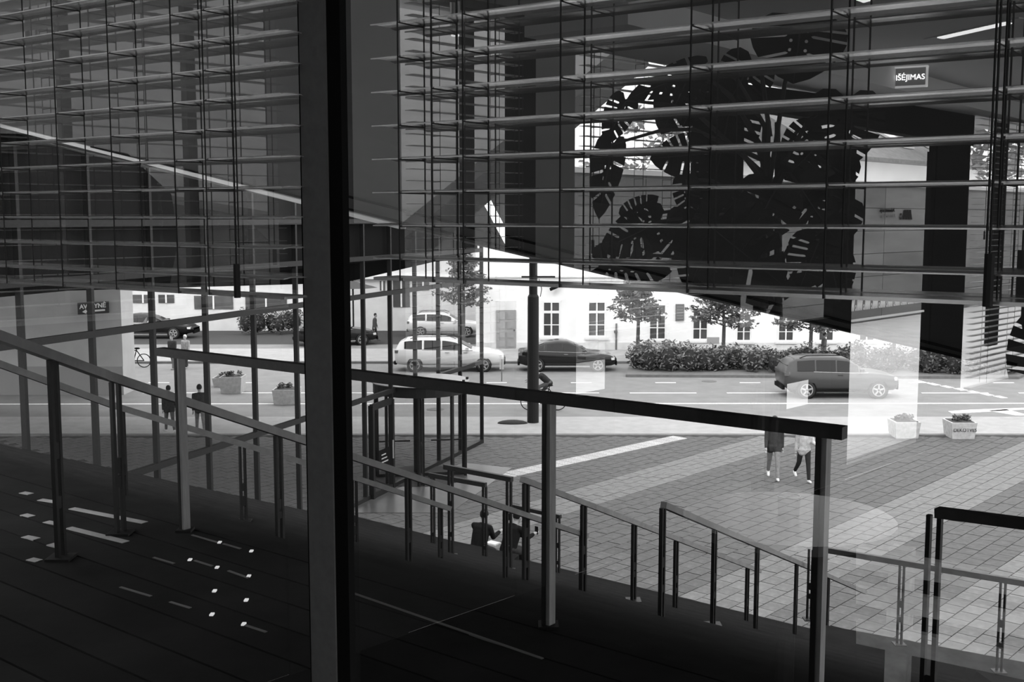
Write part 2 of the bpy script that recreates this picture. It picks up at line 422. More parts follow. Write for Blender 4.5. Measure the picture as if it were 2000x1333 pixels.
def hedge(pts, h, label, seed, n):
    rng = random.Random(seed)
    c = sum(pts, V(0, 0, 0)) / len(pts)
    t = thing('hedge', label, 'hedge', V(c.x, c.y, .1), 'clipped shrubs on the traffic island')
    b = MB(); k = MB()
    for i in range(len(pts) - 1):
        a, e = pts[i], pts[i + 1]
        for j in range(n):
            p = a.lerp(e, (j + rng.random()) / n) + V(0, rng.uniform(-1.0, 1.0), 0)
            hh = h * rng.uniform(.75, 1.1)
            leaf_cloud(b, V(p.x, p.y, .1 + hh * .52), (.58, .58, hh * .58), 230, .095, rng, .5)
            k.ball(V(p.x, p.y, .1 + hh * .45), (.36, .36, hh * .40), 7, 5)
    tag(b.build('leaves', M_leafd, t, recalc=False), kind='stuff')
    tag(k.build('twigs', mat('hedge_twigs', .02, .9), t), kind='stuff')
hedge([at(1240, 728, 54.2), at(1360, 728, 54.0), at(1480, 728, 53.7)], 1.25, 'long low clipped hedge left of the moving grey car', 11, 11)
hedge([at(1490, 728, 53.9), at(1660, 728, 53.9)], 1.15, 'low hedge directly behind the moving grey car', 12, 13)
hedge([at(1670, 728, 53.9), at(1812, 728, 53.7)], 1.2, 'low hedge right of the moving grey car in bright glare', 13, 11)
hedge([at(1820, 728, 53.4), at(1885, 728, 53.3), at(1990, 728, 53.2)], 1.35, 'bushy hedge at the right end of the traffic island', 14, 7)
p = at(1392, 692, 55); t = thing('small_board', 'small grey notice board on a post in the hedge', 'board', V(p.x, 55, .0))
b = MB(); b.tube([V(p.x, 55, .0), V(p.x, 55, at(0, 670, 55).z)], .03, 6); b.build('post', M_kerb, t)
bx('panel', mat('board_grey', .3, .7), t, (p.x - .3, 54.95, at(0, 672, 55).z), (p.x + .3, 55, at(0, 659, 55).z))

# ================================================================== buildings and things seen at the left, through the glass front
bt = thing('shop_building', 'pale two-storey building with dark shop openings seen through the glass front', 'building', at(600, 640, 74))
b = MB(); p, q = at(-300, 640, 74), at(935, 640, 74); b.box((p.x, 74, 0), (q.x, 84, EYEZ + 6)); b.build('wall', mat('pale_render', .62, .9, .1, 1), bt)
b = MB(); b.box((p.x, 73.7, at(0, 545, 74).z), (q.x, 74, at(0, 538, 74).z)); b.build('cornice', M_band, bt)
for x0, x1, y0, y1 in ((742, 752, 549, 568), (768, 800, 548, 600), (815, 838, 550, 567), (858, 866, 545, 560), (480, 560, 575, 606), (380, 455, 578, 604), (260, 300, 576, 592), (310, 340, 576, 592)):
    a, c = at(x0, y1, 74), at(x1, y0, 74)
    w_ = bx('window', M_win, bt, (a.x, 73.95, a.z), (c.x, 74.05, c.z)); bx('mullion', M_band, w_, ((a.x + c.x) / 2 - .05, 73.9, a.z), ((a.x + c.x) / 2 + .05, 74, c.z))
# umbrella by the shops
p = at(690, 612, 68); t = thing('cafe_parasol', 'wide dark parasol of a street stall far behind the glass front', 'parasol', V(p.x, 68, 0))
b = MB(); b.tube([V(p.x, 68, 0), V(p.x, 68, at(0, 548, 68).z)], .05, 6); b.build('pole', M_black, t)
b = MB(); z0, z1 = at(0, 562, 68).z, at(0, 549, 68).z; b.add([V(p.x, 68, z1)] + [V(p.x + 1.5 * cos(k * pi / 4), 68 + 1.5 * sin(k * pi / 4), z0) for k in range(8)], [(0, 1 + k, 1 + (k + 1) % 8) for k in range(8)] + [tuple(range(8, 0, -1))]); b.build('canopy', mat('dark_canvas', .06, .9), t)
tree(905, 690, 495, 60, 1.5, 'young leafy tree standing behind the corner of the glass front', 5)
hedge([at(470, 612, 72.5), at(585, 612, 72.5)], 1.6, 'dark hedge along the far pavement behind the tinted pane', 15, 7)
# grey party wall with the shoe-shop board
wb = thing('side_building', 'plain grey rendered building bearing a shop board at the left', 'building', at(100, 655, 47))
b = MB(); p, q = at(-400, 655, 47), at(238, 655, 47); b.box((p.x, 47, 0), (q.x, 48.5, EYEZ + 5)); b.build('wall', M_greyw, wb)
b = MB(); b.box((p.x, 46.95, 0), (q.x, 47, 1.2)); b.build('plinth', mat('plinth_grey', .3, .9), wb)
a, c = at(153, 617, 46.9), at(212, 590, 46.9)
sb = thing('shop_board', 'dark board reading AVALYNE with an arrow on the grey wall', 'sign', V((a.x + c.x) / 2, 46.95, a.z))
b = MB(); b.hexa([V(a.x, 46.85, a.z + .05), V(c.x, 46.85, a.z + .12), V(c.x, 46.95, a.z + .12), V(a.x, 46.95, a.z + .05)], [V(a.x, 46.85, c.z - .04), V(c.x, 46.85, c.z + .03), V(c.x, 46.95, c.z + .03), V(a.x, 46.95, c.z - .04)]); b.build('panel', mat('board_black', .02, .6), sb)
sl = V(1, 0, .07)
text('lettering', 'AVALYN\u0116', .25, M_white, sb, V((a.x + c.x) / 2, 46.84, a.z + .40), sl, UP, .004, bold=.008)
b = MB(); zc = a.z + .19; xm = (a.x + c.x) / 2
b.prism([V(xm - .45, 46.84, zc - .03), V(xm - .28, 46.84, zc - .1), V(xm - .28, 46.84, zc - .045), V(xm + .5, 46.84, zc + .02), V(xm + .5, 46.84, zc + .09), V(xm - .28, 46.84, zc + .03), V(xm - .28, 46.84, zc + .08)], V(0, -.01, 0)); b.build('arrow', M_white, sb)

# ================================================================== cars
def car(name, label, px, pyb, Y, L, H, W_, kind, paint, rev=False, yaw=0):
    o = at(px, pyb, Y); o.z = 0
    t = thing(name, label, 'car', o)
    R_ = Matrix.Translation(o) @ Matrix.Rotation(yaw, 4, 'Z') @ Matrix.Scale(-1 if rev else 1, 4, V(1, 0, 0))
    # stations: x fraction (0 rear .. 1 front), bottom, belt, roof, half width factor, roof half width factor
    if kind == 'suv':
        st_ = [(0, .36, .62, .62, .80, .6), (.015, .26, .66, .70, .93, .7), (.05, .22, .66, .88, .98, .72), (.11, .2, .66, .965, 1, .74), (.25, .18, .66, 1, 1, .76), (.45, .18, .645, 1, 1, .76), (.56, .18, .635, .96, 1, .74), (.66, .18, .63, .78, 1, .74), (.72, .18, .63, .645, 1, .8), (.85, .18, .60, .61, .99, .75), (.95, .2, .55, .555, .94, .68), (.99, .24, .46, .465, .84, .6), (1, .32, .40, .40, .74, .5)]
        ww, we = [(.11, .26), (.275, .44), (.455, .635)], .66
        wr, wx = .355, (.19, .81)
    elif kind == 'sedan':
        st_ = [(0, .36, .58, .58, .80, .6), (.015, .26, .66, .67, .92, .7), (.08, .2, .69, .72, .98, .72), (.17, .19, .69, .82, 1, .72), (.28, .18, .68, .95, 1, .74), (.40, .18, .665, 1, 1, .75), (.50, .18, .655, .985, 1, .75), (.60, .18, .645, .86, 1, .74), (.69, .18, .64, .665, 1, .8), (.83, .18, .60, .61, .99, .75), (.94, .2, .53, .535, .94, .68), (.985, .24, .44, .445, .84, .6), (1, .32, .38, .38, .74, .5)]
        ww, we = [(.215, .275), (.29, .44), (.455, .61)], .66
        wr, wx = .335, (.19, .805)
    else:
        st_ = [(0, .36, .62, .62, .80, .6), (.012, .26, .66, .70, .93, .7), (.04, .22, .67, .86, .98, .72), (.10, .2, .67, .96, 1, .74), (.25, .18, .66, 1, 1, .76), (.45, .18, .65, .99, 1, .76), (.55, .18, .645, .93, 1, .74), (.64, .18, .64, .77, 1, .74), (.71, .18, .64, .655, 1, .8), (.85, .18, .60, .61, .99, .75), (.95, .2, .54, .545, .94, .68), (.985, .24, .45, .455, .84, .6), (1, .32, .38, .38, .74, .5)]
        ww, we = [(.09, .25), (.27, .42), (.435, .60)], .66
        wr, wx = .33, (.185, .81)
    hw = W_ / 2
    def ip(x):
        for i in range(len(st_) - 1):
            if st_[i][0] <= x <= st_[i + 1][0]:
                f = (x - st_[i][0]) / (st_[i + 1][0] - st_[i][0]); return [st_[i][k] + f * (st_[i + 1][k] - st_[i][k]) for k in range(6)]
    def sec(s_):
        x, zb, zl, zr, w, r = s_; X = (x - .5) * L; zb *= H; zl *= H; zr *= H
        half = [(w * .86, zb), (w * .97, zb + .1 * H), (w, zb + (zl - zb) * .55), (w * .985, zl - .03), (w * .95, zl), (max(r, 0) * 1.0 + .06 if zr > zl + .1 else w * .8, zl + (zr - zl) * .88 if zr > zl + .1 else zl + (zr - zl) * .5), (r * .8, zr), (0, zr + .012)]
        return [V(X, -hw * a, z) for a, z in half] + [V(X, hw * a, z) for a, z in reversed(half[:-1])]
    xs = sorted(set([s_[0] for s_ in st_]))
    secs = [sec(s_) for s_ in st_]; n = len(secs[0])
    b = MB(); vs = [p for s_ in secs for p in s_]; fs = []
    for i in range(len(secs) - 1):
        for k in range(n - 1): fs.append((i * n + k, i * n + k + 1, (i + 1) * n + k + 1, (i + 1) * n + k))
        fs.append((i * n + n - 1, i * n, (i + 1) * n, (i + 1) * n + n - 1))
    fs += [tuple(range(n)), tuple((len(secs) - 1) * n + k for k in range(n - 1, -1, -1))]
    b.add(vs, fs); b.build('body', paint, t, smooth=True, xf=R_)
    # side windows sit on the flank
    for x0, x1 in ww:
        for sd_ in (-1, 1):
            g = MB(); pts = []
            m_ = 4
            for j in range(m_ + 1):
                x = x0 + (x1 - x0) * j / m_; s_ = ip(x); zl = s_[2] * H + .03; zr = s_[2] * H + (s_[3] - s_[2]) * .82 * H
                wl = s_[4] * .95; wtop = wl + (s_[5] + .06 - wl) * .9
                X = (x - .5) * L
                pts.append((V(X, sd_ * (hw * wl + .012), zl), V(X, sd_ * (hw * wtop + .012), max(zr, zl + .02))))
            for j in range(m_):
                a, c = pts[j], pts[j + 1]; g.add([a[0], c[0], c[1], a[1]], [(0, 1, 2, 3)])
            g.build('side_window', M_cglass, t, xf=R_, recalc=False)
    for (x0, x1, nm) in ((.575, .70, 'windscreen'), (.03, .10, 'rear_window')):
        if kind == 'sedan' and nm == 'rear_window': x0, x1 = .10, .26
        a, c = ip(x0), ip(x1); g = MB()
        hi, lo = (a, c) if nm == 'windscreen' else (c, a)
        xh, xl = (x0, x1) if nm == 'windscreen' else (x1, x0)
        o_ = .02
        g.add([V((xl - .5) * L, -hw * .72, lo[3] * H + o_), V((xl - .5) * L, hw * .72, lo[3] * H + o_), V((xh - .5) * L, hw * .58, hi[3] * H + o_), V((xh - .5) * L, -hw * .58, hi[3] * H + o_)], [(0, 1, 2, 3)])
        g.build(nm, M_cglass, t, xf=R_, recalc=False)
    for x in wx:
        for sd_ in (-1, 1):
            X = (x - .5) * L; y0 = sd_ * hw
            g = MB(); g.tube([V(X, y0 * .80, wr), V(X, y0 * 1.004, wr + .01)], wr * 1.16, 20); g.build('wheel_arch', M_blk, t, xf=R_)
            g = MB(); g.tube([V(X, y0 * .76, wr), V(X, y0 * .78, wr), V(X, y0 * 1.01, wr), V(X, y0 * 1.025, wr)], [wr * .85, wr, wr, wr * .92], 22)
            w_ = g.build('wheel', M_tyre, t, xf=R_, smooth=False)
            g = MB(); g.tube([V(X, y0 * 1.02, wr), V(X, y0 * 1.03, wr)], wr * .22, 12)
            for k in range(5):
                a = 2 * pi * k / 5 + .3
                g.bar(V(X, y0 * 1.03, wr), V(X + cos(a) * wr * .66, y0 * 1.03, wr + sin(a) * wr * .66), .07, .03, V(0, 1, 0))
            for k in range(18):
                a, a2 = 2 * pi * k / 18, 2 * pi * (k + 1) / 18
                g.bar(V(X + cos(a) * wr * .68, y0 * 1.03, wr + sin(a) * wr * .68), V(X + cos(a2) * wr * .68, y0 * 1.03, wr + sin(a2) * wr * .68), .035, .03, V(0, 1, 0))
            g.build('rim', M_rim, w_, xf=R_)
    for sd_ in (-1, 1):
        g = MB(); s_ = ip(.955); g.box((.43 * L, sd_ * hw * .62, s_[2] * H - .16), (.475 * L, sd_ * hw * .93, s_[2] * H - .04)); g.build('headlight', M_lamp, t, xf=R_)
        g = MB(); s_ = ip(.02); g.box((-.497 * L, sd_ * hw * .6, s_[2] * H - .17), (-.462 * L, sd_ * hw * .96, s_[2] * H - .03)); g.build('tail_light', mat('tail_lens', .10, .3), t, xf=R_)
        g = MB(); g.box((.145 * L, sd_ * hw * 1.0, .66 * H), (.175 * L, sd_ * hw * 1.12, .73 * H)); g.build('wing_mirror', paint, t, xf=R_)
        g = MB(); s_ = ip(.4)
        for k in range(len(xs) - 1):
            if .17 <= xs[k] and xs[k + 1] <= .72:
                s1, s2 = ip(xs[k]), ip(xs[k + 1])
                g.bar(V((xs[k] - .5) * L, sd_ * hw * .965, s1[2] * H), V((xs[k + 1] - .5) * L, sd_ * hw * .965, s2[2] * H), .02, .03)
        g.build('waist_trim', M_chrome, t, xf=R_)
        g = MB(); g.box((-.26 * L, sd_ * hw * .9, .165 * H), (.26 * L, sd_ * hw * 1.005, .21 * H)); g.build('door_sill', M_blk if kind == 'suv' else M_chrome, t, xf=R_)
        for x in (-.02, .145):
            g = MB(); g.box((x * L - .1, sd_ * hw * .99, .575 * H), (x * L + .1, sd_ * hw * 1.02, .59 * H)); g.build('door_handle', M_chrome if kind != 'suv' else paint, t, xf=R_)
        if kind in ('suv', 'wagon'):
            g = MB(); g.tube([V(-.36 * L, sd_ * hw * .62, .97 * H), V(-.30 * L, sd_ * hw * .62, 1.03 * H), V(0, sd_ * hw * .62, 1.04 * H), V(.06 * L, sd_ * hw * .62, .97 * H)], .018, 6); g.build('roof_rail', M_blk, t, xf=R_)
    g = MB(); g.box((-.507 * L, -hw * .72, .2 * H), (-.485 * L, hw * .72, .3 * H)); g.build('rear_bumper', M_blk, t, xf=R_)
    g = MB(); g.box((.488 * L, -hw * .66, .2 * H), (.505 * L, hw * .66, .34 * H)); g.build('grille', M_blk, t, xf=R_)
    return t
P_silver = mat('silver_paint', .62, .25, spec=.6); P_black = mat('black_paint', .010, .15, spec=.35); P_grey = mat('grey_paint', .05, .3, spec=.4)
car('estate_car', 'silver estate car with roof rails partly behind the glass front corner', 880, 725, onz(880, 722).y, 5.3, 1.62, 1.9, 'wagon', P_silver)
car('saloon_car', 'black fastback saloon car parked in front of the white house', 1107, 725, onz(1107, 722).y, 4.75, 1.46, 1.86, 'sedan', P_black)
car('sport_utility_car', 'grey sport utility car driving past the hedge on the near lane', 1632, 770, onz(1632, 772).y, 4.75, 1.68, 1.95, 'suv', P_grey)
car('taxi_car', 'dark saloon car at the far kerb just right of the wide window post', 655, 672, onz(655, 673).y, 4.8, 1.5, 1.9, 'sedan', P_black, yaw=.25)
car('parked_car', 'dark low car parked beyond the shop board behind the tinted pane', 290, 648, 70, 6.0, 1.5, 1.9, 'sedan', P_black)
car('far_car', 'pale estate car far behind the mullions of the glass front', 868, 602, 71, 4.6, 1.5, 1.8, 'wagon', P_silver)

# ================================================================== people
def capsule(mb, a, b_, ra, rb, n=10):
    a = Vector(a); b_ = Vector(b_); d = (b_ - a)
    L_ = d.length; d = d / L_
    pts, rs = [], []
    for k in range(4): f = (k) / 3 * pi / 2; pts.append(a - d * ra * cos(f)); rs.append(max(ra * sin(f), .002))
    for k in range(4): f = (k) / 3 * pi / 2; pts.append(b_ + d * rb * sin(f)); rs.append(max(rb * cos(f), .002))
    mb.tube(pts, rs, n)
def remesh(o, v):
    m = o.modifiers.new('weld', 'REMESH'); m.mode = 'VOXEL'; m.voxel_size = v; m.use_smooth_shade = True
    s_ = o.modifiers.new('smooth', 'SMOOTH'); s_.factor = .5; s_.iterations = 3
def person(label, base, head, H, legs, arms, lean=0.0, top=.03, bot=.05, hair=.02, shoe=.6, skirt=False, seat=None, out=.10, hairlong=False, look=0.0, jacket=True, name='person', bag=False, phone=False):
    """legs: two (thigh pitch, knee bend); arms: two (upper pitch, elbow bend); degrees, forward positive. head = heading angle, 0 looks along +Y"""
    t = thing(name, label, 'person', base)
    s = H / 1.75
    R_ = Matrix.Translation(Vector(base)) @ Matrix.Rotation(-head, 4, 'Z') @ Matrix.Scale(s, 4)
    body, topm, trou, hairm, shoes = MB(), MB(), MB(), MB(), MB()
    # legs first to get the pelvis height
    def legpts(th, kn, x, ph):
        a = radians(th); k = a - radians(kn)
        hip = V(x, 0, ph); knee = hip + V(0, sin(a), -cos(a)) * .44; ank = knee + V(0, sin(k), -cos(k)) * .42
        return hip, knee, ank
    low = min(legpts(th, kn, 0, 0)[2].z for th, kn in legs)
    ph = (-low + .075) if seat is None else seat / s + .10
    for (th, kn), x in zip(legs, (-.09, .09)):
        hip, knee, ank = legpts(th, kn, x, ph)
        capsule(body, hip, knee, .075, .05); capsule(body, knee, ank, .05, .035)
        capsule(trou, hip + V(0, 0, .03), knee, .098, .066); capsule(trou, knee, ank + (knee - ank) * .08, .066, .05)
        if jacket and seat is None: capsule(topm, hip, hip.lerp(knee, .28), .118, .106)
        if not seat: fd = V(0, 1, 0) if th > -8 else V(0, .75, -.55)
        else: fd = V(0, 1, 0)
        capsule(shoes, ank + V(0, -.03, -.03), ank + V(0, -.03, -.03) + fd * .17, .045, .036)
    pel = V(0, 0, ph); ln = radians(lean)
    up = V(0, sin(ln), cos(ln)); fw = V(0, cos(ln), -sin(ln))
    chest = pel + up * .34; neck = pel + up * .53; hd = neck + up * .145 + fw * .025
    capsule(body, pel + V(-.05, 0, 0), pel + V(.05, 0, 0), .115, .115); capsule(body, pel, chest, .115, .13)
    capsule(body, chest + up * .1 + V(-.12, 0, 0), chest + up * .1 + V(.12, 0, 0), .055, .055)
    capsule(body, neck - up * .06, hd - up * .02, .055, .05)
    Lk = Matrix.Rotation(radians(look), 4, 'X')
    body.ball(hd + up * .005, (.077, .095, .115), 14, 10); capsule(body, hd + fw * .05 - up * .06, hd + fw * .055 - up * .07, .052, .045)
    capsule(body, hd + fw * .095 + up * .0, hd + fw * .112 - up * .022, .010, .013)
    for sx in (-1, 1):
        body.ball(hd + V(sx * .08, 0, -.005), (.014, .026, .034), 8, 5)
    capsule(body, hd + fw * .095 + V(-.02, 0, 0) - up * .055, hd + fw * .095 + V(.02, 0, 0) - up * .055, .009, .009, 6)
    # torso clothing
    capsule(topm, pel + up * .0 + V(-.06, 0, 0), pel + V(.06, 0, 0), .128, .128); capsule(topm, pel, chest, .125, .14)
    for sx in (-1, 1):
        capsule(topm, pel - up * (.07 if seat is None else -.02) + V(sx * .062, 0, 0), chest + up * .02 + V(sx * .068, 0, 0), .115, .118)
        capsule(topm, chest + up * .02 + V(sx * .068, 0, 0), chest + up * .095 + V(sx * .11, 0, 0), .115, .088)
    capsule(topm, chest + up * .06 + V(-.06, 0, 0), chest + up * .06 + V(.06, 0, 0), .125, .125)
    capsule(topm, chest + up * .11 + V(-.14, 0, 0), chest + up * .11 + V(.14, 0, 0), .075, .075); capsule(topm, chest + up * .1, neck - up * .04, .10, .068)
    capsule(trou, pel + V(-.06, 0, .0), pel + V(.06, 0, .0), .118, .118); capsule(trou, pel, pel + up * .1, .11, .105)
    if skirt: capsule(topm, pel - V(0, 0, .28), pel, .19, .14)
    hands = []
    for (ua, eb), sx in zip(arms, (-1, 1)):
        a = radians(ua); e = a + radians(eb)
        sh = chest + up * .115 + V(sx * .185, 0, 0)
        el = sh + V(sx * out, sin(a), -cos(a)) * .27; wr = el + V(-sx * .02 if eb > 20 else sx * .05, sin(e), -cos(e)) * .25
        capsule(body, sh, el, .045, .036); capsule(body, el, wr, .036, .026)
        capsule(topm, sh, el, .066, .054); capsule(topm, el, wr + (el - wr) * .1, .054, .042)
        d = (wr - el).normalized(); side = V(1, 0, 0)
        pm = wr + d * .05
        capsule(body, wr, pm, .026, .034)
        for k, (off, ln_) in enumerate(((-.024, .062), (-.008, .072), (.008, .068), (.024, .052))):
            q0 = pm + d * .025 + side * off; q1 = q0 + d * ln_ * .5 + fw * .006; q2 = q1 + d * ln_ * .45 + fw * .02
            capsule(body, q0, q1, .0095, .009, 6); capsule(body, q1, q2, .009, .0075, 6)
        capsule(body, wr + d * .02 + fw * .02, wr + d * .065 + fw * .05, .012, .009, 6)
        hands.append(wr + d * .09)
    hairm.ball(hd + up * .03 - fw * .012, (.088, .100, .108), 14, 9)
    if hairlong: capsule(hairm, hd - fw * .06, hd - fw * .075 - up * .26, .075, .06)
    # cut the face free of the hair
    hairm2 = MB(); hairm2.v = hairm.v; hairm2.f = [f for f in hairm.f if not (sum(((hairm.v[i] - hd).dot(fw) for i in f)) / len(f) > .045 and sum(((hairm.v[i] - hd).dot(up) for i in f)) / len(f) < .075)]; hairm2.m = [0] * len(hairm2.f)
    bo = body.build('body', M_skin, t, xf=R_); remesh(bo, .013 * s)
    tr = trou.build('trousers', mat('cloth_%03d' % int(bot * 1000), bot, .95, .25, 14, .2, spec=.08), t, xf=R_); remesh(tr, .016 * s)
    to = topm.build('jacket' if jacket else 'shirt', mat('cloth_%03d' % int(top * 1000), top, .95, .25, 14, .2, spec=.08), t, xf=R_); remesh(to, .016 * s)
    hairm2.build('hair', mat('hair_%03d' % int(hair * 1000), hair, .7, .3, 40, spec=.15), t, xf=R_, smooth=True)
    sh_ = shoes.build('shoes', mat('shoe_%03d' % int(shoe * 1000), shoe, .6), t, xf=R_); remesh(sh_, .014 * s)
    for sx in (-1, 1):
        eb_ = MB(); eb_.ball(hd + fw * .086 + V(sx * .03, 0, 0) + up * .018, (.012, .007, .007), 8, 5); eb_.build('eye', M_blk, t, xf=R_)
    t_h = [R_ @ h_ for h_ in hands]
    return t, t_h
def gp(x, y, z=0): return onz(x, y, z)
PI = pi
def bag_for(label, p, m, w=.3, h=.34):
    t = thing('shoulder_bag', label, 'bag', V(p.x, p.y, p.z - h))
    b = MB(); b.box((-w / 2, -.06, 0), (w / 2, .06, h * .75), o=V(p.x, p.y, p.z - h)); b.build('pouch', m, t)
    b = MB(); b.tube([V(p.x - w * .35, p.y, p.z - h * .25), V(p.x - w * .2, p.y, p.z), V(p.x + w * .2, p.y, p.z), V(p.x + w * .35, p.y, p.z - h * .25)], .012, 6); b.build('handle', m, t)
person('person in dark jacket and grey trousers striding across the plaza towards the camera', gp(1510, 936), PI + .12, 1.88, ((18, 4), (-22, 12)), ((-12, 12), (14, 14)), 3, .05, .26, .04, .75)
person('person in pale top and dark trousers walking at right of the pair on the plaza', gp(1569, 941), PI - .1, 1.76, ((14, 4), (-20, 26)), ((24, 60), (-14, 14)), 2, .55, .03, .03, .8, hairlong=True, jacket=False)
person('person in dark shirt seen from behind walking away behind the tinted pane', gp(392, 848), -.35, 1.80, ((24, 4), (-24, 22)), ((-14, 14), (16, 16)), 3, .05, .16, .03, .2, jacket=False)
person('person in dark clothes half hidden by the guard post at left', gp(332, 845), -.5, 1.68, ((16, 4), (-16, 16)), ((-10, 10), (10, 10)), 3, .06, .10, .04, .5)
person('person in dark jacket at left of the couple beyond the guard rail end', gp(338, 722), PI + .3, 1.72, ((10, 2), (-12, 10)), ((6, 14), (-6, 12)), 2, .04, .16, .08, .2)
person('person in white hood and dark trousers right of the couple beyond the guard rail end', gp(364, 720), PI + .3, 1.70, ((10, 2), (-12, 10)), ((6, 14), (-6, 12)), 2, .30, .05, .75, .3)
person('person in dark coat standing on the island behind the moving grey car', V(at(1608, 705, 56.2).x, 56.2, 0), PI / 2, 1.72, ((6, 2), (-8, 6)), ((8, 10), (-8, 10)), 2, .16, .03, .05, .1)
person('person in black coat left of the two standing behind the right-hand hedge', V(at(1846, 690, 57).x, 57.0, .0), PI, 1.75, ((3, 0), (-3, 0)), ((2, 8), (-2, 8)), 2, .03, .03, .03, .1)
person('person in dark coat right of the two standing behind the right-hand hedge', V(at(1866, 690, 57).x, 57.0, .0), PI / 2, 1.68, ((3, 0), (-3, 0)), ((2, 8), (-2, 8)), 2, .05, .04, .05, .1)
person('person walking past the far shop seen between mullions of the glass front', V(at(731, 615, 68).x, 68, 0), PI / 2, 1.7, ((14, 2), (-16, 14)), ((8, 10), (-8, 10)), 4, .08, .05, .03, .1)

# cyclist riding to the left
wb_ = onz(1062, 802); wb_.z = 0
bk = thing('bicycle', 'city bicycle ridden along the road past the lamp post', 'bicycle', wb_)
bX = V(-1, 0, 0)
def bp(f, z): return wb_ + bX * f + V(0, 0, z)
for f in (.55, -.53):
    b = MB()
    pts = [bp(f, .35) + V(cos(k * pi / 14) * .335, 0, sin(k * pi / 14) * .335) for k in range(28)]
    for k in range(28): b.bar(pts[k], pts[(k + 1) % 28], .035, .035, V(0, 1, 0))
    w_ = b.build('wheel', M_tyre, bk)
    b = MB()
    for k in range(12): b.tube([bp(f, .35), bp(f, .35) + V(cos(k * pi / 6) * .32, 0, sin(k * pi / 6) * .32)], .003, 4, False)
    b.build('spokes', M_chrome, w_)
b = MB()
for A, B in (((.55, .35), (.42, .95)), ((.45, .82), (-.05, .30)), ((.45, .80), (-.2, .84)), ((-.05, .3), (-.2, .84)), ((-.05, .3), (-.53, .35)), ((-.2, .84), (-.53, .35)), ((-.2, .84), (-.22, .95))):
    b.tube([bp(*A), bp(*B)], .018, 6)
b.build('frame', M_black, bk)
b = MB(); b.tube([bp(.42, .95), bp(.42, 1.02)], .014, 6); b.tube([bp(.36, 1.02) + V(0, -.27, 0), bp(.42, 1.02), bp(.36, 1.02) + V(0, .27, 0)], .013, 6); b.build('handlebar', M_black, bk)
b = MB(); b.ball(bp(-.22, .97), (.14, .08, .035), 10, 6); b.build('saddle', M_blk, bk)
b = MB(); b.tube([bp(-.05, .3) + V(0, -.06, 0), bp(-.05, .3) + V(0, .06, 0)], .09, 12); b.build('crank', M_chrome, bk)
person('person in dark shirt leaning forward on the bicycle', wb_ + V(.22, 0, 0), -PI / 2, 1.76, ((72, 62), (38, 48)), ((62, 12), (62, 12)), 48, .03, .10, .02, .3, seat=.96, jacket=False)

# ================================================================== lamp post, mound, planters, bollard post
p = onz(1041, 827); lp = thing('lamp_post', 'dark tapering steel lamp post at the edge of the sidewalk', 'lamp post', V(p.x, p.y, .03))
b = MB(); b.tube([V(p.x, p.y, .03), V(p.x, p.y, at(0, 580, p.y).z)], [.21, .20], 16); b.build('base_tube', M_black, lp, smooth=False)
b = MB(); b.tube([V(p.x, p.y, at(0, 580, p.y).z), V(p.x, p.y, at(0, 575, p.y).z), V(p.x, p.y, EYEZ + 2.5)], [.20, .15, .13], 16); b.build('upper_tube', M_black, lp)
b = MB(); b.tube([V(p.x, p.y, EYEZ + 2.45), V(p.x, p.y + 1.6, EYEZ + 2.7)], .06, 8); b.build('arm', M_black, lp)
bx('lantern', M_black, lp, (p.x - .15, p.y + 1.4, EYEZ + 2.6), (p.x + .15, p.y + 2.1, EYEZ + 2.75))
z_ = at(0, 541, p.y).z
bx('cross_bar', M_black, lp, (p.x - .42, p.y - .04, z_ - .03), (p.x + .78, p.y + .04, z_ + .03))
b = MB(); b.tube([V(p.x + .2, p.y, at(0, 545, p.y).z), V(p.x + .30, p.y, at(0, 565, p.y).z), V(p.x + .25, p.y, at(0, 580, p.y).z)], .015, 5); b.build('cable', M_black, lp)
p = onz(1001, 829); b = MB(); b.ball(V(p.x, p.y, .03), (.55, .25, .13), 18, 8); b.v = [V(q.x, q.y, max(q.z, .025)) for q in b.v]
tag(b.build('sandbag', mat('dark_sack', .03, .9, .3, 12, .4), smooth=True), 'dark flat sandbag lying on the sidewalk left of the lamp post', 'sandbag')
p = onz(980, 745); t = thing('small_signpost', 'thin short post with a small plate by the silver car', 'sign', V(p.x, p.y, 0))
b = MB(); b.tube([V(p.x, p.y, 0), V(p.x, p.y, at(0, 702, p.y).z)], .025, 6); b.build('post', M_kerb, t)
bx('plate', M_tact, t, (p.x - .1, p.y - .02, at(0, 722, p.y).z), (p.x + .1, p.y, at(0, 702, p.y).z))
